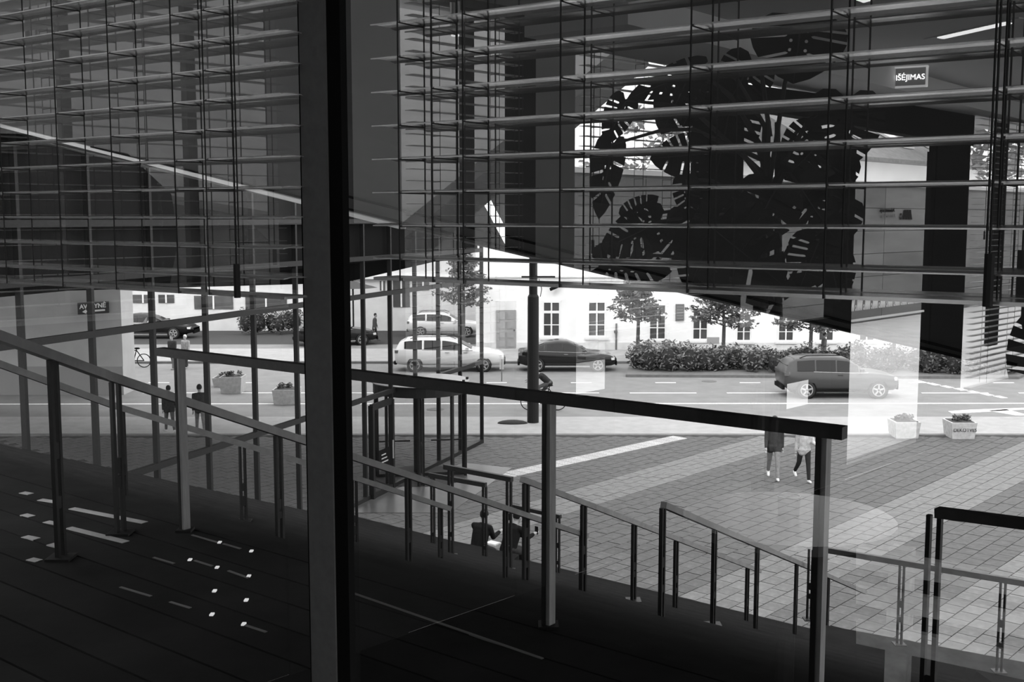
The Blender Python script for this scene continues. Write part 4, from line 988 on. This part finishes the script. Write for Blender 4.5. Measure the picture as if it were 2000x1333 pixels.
for x in (150, 392, 930, 1960):
    wbox('mullion', M_black, wl, x - 9, x + 9, -1.0, CE, .035, .07)
# fine blinds in the side windows
def sblind(label, x0, x1, z0, cords, tl):
    k0, k1 = wk(x0), wk(x1)
    c0 = WP0 + WD * ((k0 + k1) / 2) + WN * -.035 + V(0, 0, EYEZ + CE - .02)
    t = thing('venetian_blind', label, 'blind', mirr(c0), 'venetian blinds of the cafe windows')
    b = MB(); hl = (k1 - k0) / 2
    b.box((-hl, -.025, -.0008), (hl, .025, .0008), WD, WN, UP, c0)
    s0 = b.build('slat', M_fslat, t, mirror=True)
    n = int((CE - .04 - z0) / PITCH)
    for i in range(n):
        dz = -.03 - i * PITCH
        if i == 0: s0.location = V(0, 0, dz)
        else: inst(s0, 'slat', t, V(0, 0, dz))
    b = MB(); b.box((-hl, -.025, z0 - CE), (hl, .025, z0 - CE + .015), WD, WN, UP, c0); b.build('bottom_rail', M_fslat, t, mirror=True)
    b = MB(); b.box((-hl, -.025, -.015), (hl, .025, .02), WD, WN, UP, c0); b.build('head_rail', M_mull, t, mirror=True)
    for cx in cords:
        q = WP0 + WD * wk(cx) + V(0, 0, EYEZ); b = MB()
        for d in (-.061, -.009): b.tube([q + WN * d + V(0, 0, z0), q + WN * d + V(0, 0, CE)], .0014, 5)
        for i in range(n): b.tube([q + WN * -.061 + V(0, 0, CE - .053 - i * PITCH), q + WN * -.009 + V(0, 0, CE - .053 - i * PITCH)], .0012, 4, False)
        b.build('ladder_cord', M_cord, t, mirror=True)
    q = WP0 + WD * wk(tl) + V(0, 0, EYEZ) - WN * .09; b = MB(); b.tube([q + V(0, 0, -.1), q + V(0, 0, CE)], .002, 5); b.tube([q + V(0, 0, -.16), q + V(0, 0, -.1)], .007, 8); b.build('pull_cord', M_cord, t, mirror=True)
sblind('narrow blind in the first side window, reflected left of the window post', -200, 540, -.29, (90, 270, 445), 505)
sblind('narrow blind in the side window reflected beside the sunlit diagonal edge', 790, 1002, -.55, (840, 955, 985), 990)
sblind('narrow blind in the side window reflected behind the arching plant leaves', 1126, 1362, -.62, (1150, 1235, 1290), 1128)
sblind('narrow blind in the last side window, reflected at the right edge', 1894, 2350, -1.25, (1925, 1975, 2100), 1900)
# glazed door with lettering band
dr = tag(bpy.data.objects.new('door_1', None), kind='structure'); C.objects.link(dr); ORG[dr.name] = V(0, 0, 0)
for a_, c_ in ((1660, 1672), (1820, 1832)): wbox('door_frame', M_blk, dr, a_, c_, -1.65, .45, .01, .05)
wbox('door_rail', M_blk, dr, 1660, 1832, -1.65, -1.58, .01, .05)
zb0, zb1 = wz(1745, 600), wz(1745, 579)
b = MB(); k = wk(1672); kend = wk(1820); hh_ = zb1 - zb0; o_ = WP0 + V(0, 0, EYEZ) + WN * .028
while k < kend - .05:
    w_ = hh_ * 1.0; 
    for j in range(7):                       # zigzag M
        x0 = k + w_ * j / 7; x1 = k + w_ * (j + 1) / 7; th = w_ * .085
        za, zc2 = (zb0, zb1) if j % 2 == 0 else (zb1, zb0)
        b.add([o_ + WD * (x0 - th) + V(0, 0, za), o_ + WD * (x0 + th) + V(0, 0, za), o_ + WD * (x1 + th) + V(0, 0, zc2), o_ + WD * (x1 - th) + V(0, 0, zc2)], [(0, 1, 2, 3)])
    k += w_ * 1.12
    cx = k + hh_ * .17; cz = zb0 + hh_ * .27
    for j in range(10):
        a0, a1 = 2 * pi * j / 10, 2 * pi * (j + 1) / 10
        f_ = lambda a, r: o_ + WD * (cx + cos(a) * r * hh_ * .15) + V(0, 0, cz + sin(a) * r * hh_ * .27)
        b.add([f_(a0, .55), f_(a0, 1), f_(a1, 1), f_(a1, .55)], [(0, 1, 2, 3)])
    k += hh_ * .42
b.build('frosted_lettering', M_frost, dr, mirror=True, recalc=False)
wbox('frosted_strip', M_frost, dr, 1672, 1820, wz(1745, 571) - .165, wz(1745, 571) - .15, .027, .028)

# ceiling, floor, back wall, right wall of the cafe
def cf(s, t): return N * s + T * t
room = [(1.25, -3.16), (13, -1.4), (13, 6), (1.25, 6)]
b = MB(); b.prism([cf(*p) + V(0, 0, EYEZ + CE) for p in room], V(0, 0, .25)); struct(b.build('ceiling', M_ceil, mirror=True))
b = MB(); b.prism([cf(*p) + V(0, 0, EYEZ - 1.95) for p in room], V(0, 0, .30)); struct(b.build('floor', M_floor, mirror=True))
b = MB(); b.box((-1.6, 13, -1.65), (6, 13.2, CE), T, N, UP, V(0, 0, EYEZ)); struct(b.build('wall_back', M_inw, mirror=True))
wr = tag(bpy.data.objects.new('wall_right_daylight', None), kind='structure'); C.objects.link(wr); ORG[wr.name] = V(0, 0, 0)  # unseen wall, glazed to bring extra daylight to the ceiling
def rbox(name, m, lo, hi): b = MB(); b.box(lo, hi, T, N, UP, V(0, 0, EYEZ)); return b.build(name, m, wr, mirror=True)
rbox('sill_wall', M_inw, (6, 1.25, -1.65), (6.2, 13.2, -1.2))
for k_ in range(6): rbox('window_post', M_black, (6, 1.25 + k_ * 2.3, -1.2), (6.1, 1.37 + k_ * 2.3, CE))
b = MB(); b.add([cf(6.0, 0)] * 0 + [N * 1.3 + T * 6.05 + V(0, 0, EYEZ - 1.2), N * 13 + T * 6.05 + V(0, 0, EYEZ - 1.2), N * 13 + T * 6.05 + V(0, 0, EYEZ + CE), N * 1.3 + T * 6.05 + V(0, 0, EYEZ + CE)], [(0, 1, 2, 3)]); b.build('pane', M_clear, wr, mirror=True, recalc=False)
b = MB(); b.box((6.2, 1.4, -1.85), (30, 40, -1.6), T, N, UP, V(0, 0, EYEZ)); struct(b.build('bounce_ground', mat('pale_bounce_ground', .55, .9, .1, 2), mirror=True))  # unseen pale ground added to bounce light in through the right wall
b = MB(); b.box((3.4, 1.2, -1.65), (6.2, 1.3, 1.4), T, N, UP, V(0, 0, EYEZ)); b.box((-5, 1.2, -1.65), (-3.6, 1.3, 1.4), T, N, UP, V(0, 0, EYEZ)); b.box((-5, 1.2, 1.3), (6.2, 1.36, 3.2), T, N, UP, V(0, 0, EYEZ)); struct(b.build('wall_front', M_inw))
# lowered ceiling field with its edge, recessed lights
q = [at(1122, 0, 3.0), at(2600, 260, 6.0)]
def onc(px, py, dz=0): return onz(px, py, EYEZ + CE + dz)
def slot(label, p0, p1, p2, p3):
    pts = [onc(*p0), onc(*p1), onc(*p2), onc(*p3)]
    c = sum(pts, V(0, 0, 0)) / 4
    t = thing('recessed_light', label, 'ceiling light', mirr(V(c.x, c.y, EYEZ + CE)), 'recessed ceiling lights')
    b = MB(); b.prism([p - V(0, 0, .006) for p in pts], V(0, 0, .006)); b.build('frame', mat('lamp_frame', .7, .5), t, mirror=True)
    ins = [c + (p - c) * .72 for p in pts]; b = MB(); b.prism([p - V(0, 0, .010) for p in ins], V(0, 0, .004)); b.build('diffuser', mat('diffuser', .9, .5, em=2.0), t, mirror=True)
slot('long recessed ceiling light reflected right of the exit sign', (1804, 75), (1822, 78), (2010, 36), (1990, 33))
slot('recessed ceiling light reflected at the top edge above the plant', (1640, -14), (1690, 4), (1712, -2), (1670, -22))
b = MB(); b.bar(onc(1122, 30, -.06), onc(2050, 250, -.06), .5, .12); struct(b.build('ceiling_beam', M_ceil, mirror=True))
# exit sign
sgp = onc(1745, 132); sq = sgp + (V(1.0, -.55, 0).normalized()) * .26
zt = sgp.z
es = thing('exit_sign', 'lit clear-panel emergency sign with white capitals under the ceiling', 'exit sign', mirr(V((sgp.x + sq.x) / 2, (sgp.y + sq.y) / 2, zt)))
hz = .118
ex = (sq - sgp).normalized(); ey = V(-ex.y, ex.x, 0)
b = MB(); o_ = V(sgp.x, sgp.y, zt - hz)
W_s = .19
b.box((0, -.006, 0), (W_s, .006, .012), ex, ey, UP, o_); b.box((0, -.006, 0), (.012, .006, hz), ex, ey, UP, o_); b.box((W_s - .012, -.006, 0), (W_s, .006, hz), ex, ey, UP, o_); b.box((0, -.02, hz - .008), (W_s, .02, hz + .012), ex, ey, UP, o_); b.build('frame', mat('sign_edge', .8, .4, em=.6), es, mirror=True)
b = MB(); b.box((.012, -.003, .012), (W_s - .012, .003, hz - .008), ex, ey, UP, o_); b.build('panel', mat('sign_panel', .10, .3, em=.12), es, mirror=True)
text('lettering', 'I\u0160\u0116JIMAS', .043, M_sign, es, o_ + ex * W_s / 2 - ey * .006 + V(0, 0, hz * .48), ex, UP, .001, mirror=True)
# pendant spots
for px, py, Y, lab in ((889, 68, 3.6, 'slim steel pendant spotlight reflected above the side window blind'), (62, 100, 2.9, 'slim steel pendant spotlight reflected at the upper left')):
    p = at(px, py, Y); t = thing('pendant_spot', lab, 'spotlight', mirr(V(p.x, p.y, EYEZ + CE)), 'pendant spotlights')
    b = MB(); b.tube([p, p + V(0, 0, .10)], .016, 14); b.build('housing', M_steel, t, mirror=True)
    b = MB(); b.tube([p + V(0, 0, .10), V(p.x, p.y, EYEZ + CE)], .003, 6); b.build('cable', M_cord, t, mirror=True)
    b = MB(); b.tube([p - V(0, 0, .004), p], .013, 12); b.build('lens', mat('spot_lens', .9, .4, em=1.5), t, mirror=True)

# ------------------------------------------------------------------ monstera
def leaf_mesh(rng):
    R_ = [(.05, -.03), (.16, -.12), (.33, -.12), (.46, -.02), (.52, .12), (.53, .28), (.49, .45), (.41, .62), (.30, .77), (.17, .9), (0, 1.0)]
    slits = {4: (.15, .10), 5: (.13, .22), 6: (.12, .36), 7: (.10, .50), 8: (.07, .66)}
    out = []
    def side(sg):
        o = []
        for i, (x, y) in enumerate(R_):
            if i in slits and rng.random() < .88:
                ix, iy = slits[i]; w = .022
                px_, py_ = R_[i - 1]; dx, dy = x - px_, y - py_; l = hypot(dx, dy); dx, dy = dx / l, dy / l
                o += [(x - dx * w, y - dy * w), (ix + .03, iy - .012), (ix, iy + .005), (ix + .025, iy + .03), (x + dx * w, y + dy * w)]
            else: o.append((x, y))
        return [(sg * a, b_) for a, b_ in o]
    r = side(1); l = side(-1)
    poly = [(0, 0)] + r + list(reversed(l[:-1]))
    holes = []
    for sg in (-1, 1):
        for y in (.16, .32, .47):
            if rng.random() < .6:
                cx, cy = sg * .085, y - .015; holes.append([(cx + .02 * cos(a * pi / 3), cy + .028 * sin(a * pi / 3)) for a in range(6)])
    rings = [[V(x, y, 0) for x, y in poly]] + [[V(x, y, 0) for x, y in h] for h in holes]
    tri = tessellate_polygon(rings)
    allp = [p for rg in rings for p in rg]
    return allp, [tuple(t) for t in tri]
def monstera(label, leaves, pot, seed, stem_Y, name='monstera_plant'):
    rng = random.Random(seed)
    base = mirr(pot)
    t = thing(name, label, 'plant', base)
    b = MB(); b.tube([pot, pot + V(0, 0, .05), pot + V(0, 0, .42), pot + V(0, 0, .45)], [.17, .18, .23, .22], 20); pt = b.build('planter', mat('dark_pot', .02, .5), t, mirror=True)
    b = MB(); b.tube([pot + V(0, 0, .40), pot + V(0, 0, .43)], .2, 16); b.build('soil', M_soil, pt, mirror=True)
    for (bx_, by_, tx_, ty_, wpx, Y, tilt) in leaves:
        B0, T0 = at(bx_, by_, Y), at(tx_, ty_, Y + tilt)
        ax = T0 - B0; ln_ = ax.length; ax = ax / ln_
        wid = wpx * Y / F / 1.05
        view = (B0 - EYE).normalized(); sd_ = ax.cross(view).normalized()
        sd_ = (sd_ + view * rng.uniform(-.35, .35)).normalized(); nm = sd_.cross(ax).normalized()
        vs, fs = leaf_mesh(rng)
        b = MB(); cu = rng.uniform(.06, .2); dr_ = rng.uniform(.05, .2)
        b.add([B0 + sd_ * (v.x * wid) + ax * (v.y * ln_) + nm * ((abs(v.x) * cu - dr_ * v.y * v.y) * ln_ * .6) for v in vs], fs)
        lf = b.build('leaf', M_mon, t, mirror=True, recalc=False)
        b = MB(); n_ = 8
        b.tube([B0 + ax * (ln_ * k / n_) + nm * ((-dr_ * (k / n_) ** 2) * ln_ * .6 - .002) for k in range(n_ + 1)], [.004 - .0004 * k for k in range(n_ + 1)], 5); b.build('midrib', M_stem, lf, mirror=True)
        # petiole back to the stem
        j = V(stem_Y[0].x, stem_Y[0].y, min(B0.z - .05, EYEZ + .35) - rng.uniform(.0, .25)); mid = (B0 + j) / 2 + V(0, 0, .10)
        b = MB(); b.tube([B0, B0.lerp(mid, .6) + V(0, 0, .02), mid, j], [.006, .008, .009, .011], 6); b.build('petiole', M_stem, lf, mirror=True)
    b = MB(); s0 = stem_Y[0]
    for k in range(3):
        o_ = V(.03 * cos(k * 2.1), .03 * sin(k * 2.1), 0); b.tube([pot + o_ + V(0, 0, .4), V(s0.x, s0.y, EYEZ - .6) + o_ * 2, V(s0.x, s0.y, EYEZ + .4) + o_], [.022, .02, .012], 7)
    b.build('stem', M_stem, t, mirror=True)
PY = 4.75
px0 = at(1500, 425, PY + .1); pot = V(px0.x, px0.y, EYEZ - 1.65)
LV = [(1565, 42, 1548, 168, 178, 4.3, -.1), (1655, 192, 1640, 336, 150, 4.6, .0), (1368, 136, 1222, 190, 62, 4.7, .05), (1222, 196, 1182, 282, 62, 4.65, .05), (1196, 282, 1168, 428, 66, 4.6, .05),
      (1345, 150, 1290, 262, 100, 4.75, .05), (1372, 300, 1268, 312, 92, 4.6, 0), (1372, 165, 1335, 250, 90, 4.8, 0), (1225, 425, 1285, 382, 52, 4.6, 0), (1290, 432, 1172, 492, 100, 4.55, 0), (1172, 518, 1312, 530, 96, 4.5, 0),
      (1370, 430, 1530, 555, 190, 4.5, 0), (1340, 350, 1345, 432, 56, 4.6, 0), (1515, 370, 1455, 478, 135, 4.7, 0), (1610, 270, 1530, 352, 130, 4.8, 0), (1560, 362, 1630, 470, 100, 4.7, 0), (1425, 215, 1400, 340, 130, 4.85, 0),
      (1650, 395, 1590, 500, 100, 4.8, 0), (1600, 470, 1560, 566, 105, 4.7, 0), (1300, 432, 1362, 515, 95, 4.6, 0), (1535, 545, 1455, 592, 70, 4.55, 0), (1470, 120, 1415, 215, 110, 4.9, 0), (1440, 400, 1400, 525, 140, 4.65, 0),
      (1640, 300, 1570, 395, 110, 4.9, 0), (1380, 480, 1345, 570, 100, 4.6, 0), (1620, 500, 1640, 590, 90, 4.85, 0)]
monstera('tall dark monstera plant with split leaves reflected in the large pane', LV, pot, 5, [px0])
p2 = at(2040, 425, 2.9)
monstera('second dark monstera with one round leaf showing at the right edge', [(2085, 640, 1985, 775, 165, 2.9, 0), (2100, 560, 2020, 700, 150, 3.0, 0), (2120, 660, 2160, 800, 150, 3.0, 0)], V(p2.x + .1, p2.y, EYEZ - 1.65), 9, [at(2110, 425, 2.95)])

# ------------------------------------------------------------------ cafe furniture: slatted wooden step bench, table with tumbler and small plant
def boards(px0, px1, rows, Y, label, name='slatted_bench'):
    a = onz(px0, 1160, EYEZ - 1.65); 
    o_ = at(px0, rows[0][1], Y); t = thing(name, label, 'bench', mirr(V(o_.x, o_.y, EYEZ - 1.65)))
    d = (T * 1.0).normalized()
    for (y0, y1, yy) in rows:
        A0, A1 = at(px0, y0, yy), at(px0, y1, yy)
        b = MB(); b.hexa([A1, A1 + d * 2.2, A1 + d * 2.2 + N * .025, A1 + N * .025], [A0, A0 + d * 2.2, A0 + d * 2.2 + N * .025, A0 + N * .025]); b.build('board', M_wood, t, mirror=True)
    zt_ = at(px0, rows[0][0], Y).z
    for k in (.1, 1.1, 2.1):
        q = V(o_.x, o_.y, 0) + d * k + N * .06; b = MB(); b.box((-.03, 0, EYEZ - 1.65), (.03, .05, zt_), T, N, UP, q); b.build('leg', M_wood, t, mirror=True)
boards(1672, 2000, [(1072, 1110, 3.05), (1142, 1180, 3.05), (1214, 1258, 3.05)], 3.05, 'pale oak slatted bench back reflected at the lower right')
tp = at(1540, 1010, 3.4); tb = thing('cafe_table', 'small round cafe table reflected below the walking pair', 'table', mirr(V(tp.x, tp.y, EYEZ - 1.65)))
b = MB(); b.tube([tp - V(0, 0, .03), tp], .32, 28); b.build('top', mat('table_top', .10, .3), tb, mirror=True)
b = MB(); b.tube([V(tp.x, tp.y, EYEZ - 1.63), V(tp.x, tp.y, tp.z - .03)], .03, 10); b.build('column', M_black, tb, mirror=True)
b = MB(); b.tube([V(tp.x, tp.y, EYEZ - 1.65), V(tp.x, tp.y, EYEZ - 1.63)], .22, 20); b.build('foot', M_black, tb, mirror=True)
gl = thing('tumbler', 'empty clear glass tumbler on the small round table', 'glass', mirr(tp))
b = MB(); b.tube([tp + V(0, 0, .001), tp + V(0, 0, .065)], [.032, .034], 18, False); b.build('wall', glass('tumbler_glass', .25, .9), gl, mirror=True, recalc=False)
b = MB(); n_ = 18
for k in range(n_): b.bar(tp + V(cos(2 * pi * k / n_) * .034, sin(2 * pi * k / n_) * .034, .065), tp + V(cos(2 * pi * (k + 1) / n_) * .034, sin(2 * pi * (k + 1) / n_) * .034, .065), .003, .003)
b.build('rim', M_lamp, gl, mirror=True)
b = MB(); b.tube([tp + V(0, 0, .001), tp + V(0, 0, .01)], .031, 18); b.build('bottom', M_clear, gl, mirror=True)

# ================================================================== the courtyard outside the side windows
b = MB(); b.box((1.35, .3, -1.95), (30, 40, -1.66), WD, WN, UP, WP0 + V(0, 0, EYEZ)); struct(b.build('courtyard', mat('pale_paving', .45, .85, .12, 3), mirror=True))
cw = tag(bpy.data.objects.new('wall_court', None), kind='structure'); C.objects.link(cw); ORG[cw.name] = V(0, 0, 0)
def cbox(name, m, parent, k0, k1, d0, d1, z0, z1): b = MB(); b.box((k0, d0, z0), (k1, d1, z1), WD, WN, UP, WP0 + V(0, 0, EYEZ)); return b.build(name, m, parent, mirror=True)
zt_ = .50
for r_ in range(6):
    z0 = -1.65 + r_ * .36
    for j in range(8): cbox('formwork_panel', M_wconc, cw, 2 + j * 3.2, 5.185 + j * 3.2, 5, 5.3 + .004 * ((r_ + j) % 3), z0, z0 + .352)
cbox('coping', M_concl, cw, 2, 27.6, 4.95, 5.35, zt_, zt_ + .06)
cbox('core', M_joint, cw, 2, 27.6, 5.02, 5.25, -1.65, zt_)
# wayfinding lettering on the court wall (reads rightly in the court, mirrored in our panes)
def court_text(body, size, px, py, m):
    P0 = WP0 + WN * 4.975 + V(0, 0, EYEZ); rr = ray(px, py); q = EYE + rr * ((P0 - EYE).dot(WN) / rr.dot(WN))
    text('lettering', body, size, m, cw, q, -WD, UP, .004, mirror=True)
court_text('Administracija', .092, 1733, 411, M_blk); court_text('Administration', .085, 1735, 422, mat('grey_letter', .10, .8))
b = MB(); P0 = WP0 + WN * 4.985 + V(0, 0, EYEZ)
def cq(px, py): 
    rr = ray(px, py); return EYE + rr * ((P0 - EYE).dot(WN) / rr.dot(WN))
xs_ = [1764.5, 1767.5, 1770, 1772.5, 1775, 1777.5, 1780]
for i in range(6):
    ya, yb = (429, 410) if i % 2 == 0 else (410, 429)
    p0, p1 = cq(xs_[i], ya), cq(xs_[i + 1], yb); b.add([p0 - WD * .035, p0 + WD * .035, p1 + WD * .035, p1 - WD * .035], [(0, 1, 2, 3)])
c0 = cq(1759.5, 423)
for j in range(12):
    a0, a1 = 2 * pi * j / 12, 2 * pi * (j + 1) / 12; f_ = lambda a, r: c0 + WD * (cos(a) * r * .045) + V(0, 0, sin(a) * r * .055)
    b.add([f_(a0, .5), f_(a0, 1), f_(a1, 1), f_(a1, .5)], [(0, 1, 2, 3)])
b.build('emblem', M_blk, cw, mirror=True, recalc=False)
def cz(px, py, d): 
    P_ = WP0 + WN * d + V(0, 0, EYEZ); rr = ray(px, py); return EYE + rr * ((P_ - EYE).dot(WN) / rr.dot(WN))
# white house with tiled roof beyond the court
ch = thing('court_house', 'white house with a dark tiled roof and skylights reflected above the court wall', 'building', mirr(WP0 + WD * 16 + WN * 12 + V(0, 0, EYEZ - 1.65)))
KH = (WP0 + WN * 12 - WP0).dot(WD)
KH = (cz(1610, 425, 12) - WP0 - V(0, 0, EYEZ)).dot(WD)
cbox('wall', M_white, ch, KH, 40, 12, 18, -1.65, 1.62)
b = MB(); o_ = WP0 + V(0, 0, EYEZ); b.hexa([o_ + WD * (KH - .4) + WN * 11.6 + V(0, 0, 1.6), o_ + WD * 40 + WN * 11.6 + V(0, 0, 1.6), o_ + WD * 40 + WN * 15 + V(0, 0, 1.6), o_ + WD * (KH - .4) + WN * 15 + V(0, 0, 1.6)], [o_ + WD * (KH - .4) + WN * 11.6 + V(0, 0, 1.7), o_ + WD * 40 + WN * 11.6 + V(0, 0, 1.7), o_ + WD * 40 + WN * 15 + V(0, 0, 3.6), o_ + WD * (KH - .4) + WN * 15 + V(0, 0, 3.6)]); rf = b.build('roof', mat('roof_tile', .17, .8, .3, 6, .2), ch, mirror=True)
for k_ in (KH + 3.2, KH + 5.6, KH + 7.7):
    b = MB(); f0, f1 = .22, .50
    P_ = lambda k, f, u=0: o_ + WD * k + WN * (11.6 + 3.4 * f) + V(0, 0, 1.72 + 1.9 * f + u)
    b.hexa([P_(k_, f0), P_(k_ + .7, f0), P_(k_ + .7, f1), P_(k_, f1)], [P_(k_, f0, .08), P_(k_ + .7, f0, .08), P_(k_ + .7, f1, .08), P_(k_, f1, .08)]); b.build('skylight', M_lamp, rf, mirror=True)
# trees beyond
rng = random.Random(77)
for (px, d, r_, z_, lab) in ((1300, 20, 2.2, 2.2, 'leafy crown of a tree beyond the court, reflected behind the blinds'), (1955, 9.5, 2.4, 2.2, 'leafy tree beyond the court reflected at the right edge')):
    P_ = cz(px, 425, d); t = thing('court_tree', lab, 'tree', mirr(V(P_.x, P_.y, EYEZ - 1.65)), 'trees beyond the court')
    b = MB(); b.tube([V(P_.x, P_.y, EYEZ - 1.65), V(P_.x, P_.y, EYEZ + z_)], [.18, .08], 8); b.build('trunk', M_bark, t, mirror=True)
    b = MB()
    for k in range(30): leaf_cloud(b, V(P_.x + rng.uniform(-1, 1) * r_, P_.y + rng.uniform(-1, 1) * r_, EYEZ + z_ + rng.uniform(-.55, .8) * r_), (.7, .7, .55), 60, .16, rng, 0)
    tag(b.build('leaves', mat('court_leaf', .22, .7, .4, 2), t, mirror=True, recalc=False), kind='stuff')
# slanting concrete stair mass outside the first two windows
def cpp(px, py, d): return cz(px, py, d)
b = MB()
poly = [cpp(-500, -500, 2.6), cpp(1330, -500, 2.6), cpp(1265, 62, 2.6), cpp(1008, 288, 2.6), cpp(690, 545, 2.6), cpp(560, 420, 2.6), cpp(-500, 240, 2.6)]
b.prism(poly, WN * .5); t_ = b.build('wall_slanted', M_concl, mirror=True); struct(t_)
b = MB(); e0, e1 = cpp(1240, 108, 2.5), cpp(690, 565, 2.5); b.bar(e0, e1, .2, .22, WN); struct(b.build('trim_5', mat('stringer', .06, .8), mirror=True))
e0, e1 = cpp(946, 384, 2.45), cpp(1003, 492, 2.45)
ls = MB(); ls.bar(e0, e1, .035, .05, WN); tag(ls.build('sunlit_edge', M_lit, mirror=True), 'glowing diagonal bar painting a sunlit edge of the slanted concrete, reflected left of the dark pier', 'sunlit edge')  # glowing bar stands in for a sunlit concrete edge, no lamp there
cbox('wall_low', mat('court_grey', .2, .85, .2, 2), None, 1.6, 4.2, 4.2, 4.5, -1.65, 1.2)['kind'] = 'structure'
b = MB(); b.prism([cpp(x, y, 2.2) for x, y in ((-500, 250), (60, 262), (250, 300), (335, 380), (348, 470), (320, 620), (-500, 640))], WN * .25); struct(b.build('wall_dark', mat('dark_cladding', .02, .9, .3, 3, spec=.0), mirror=True))
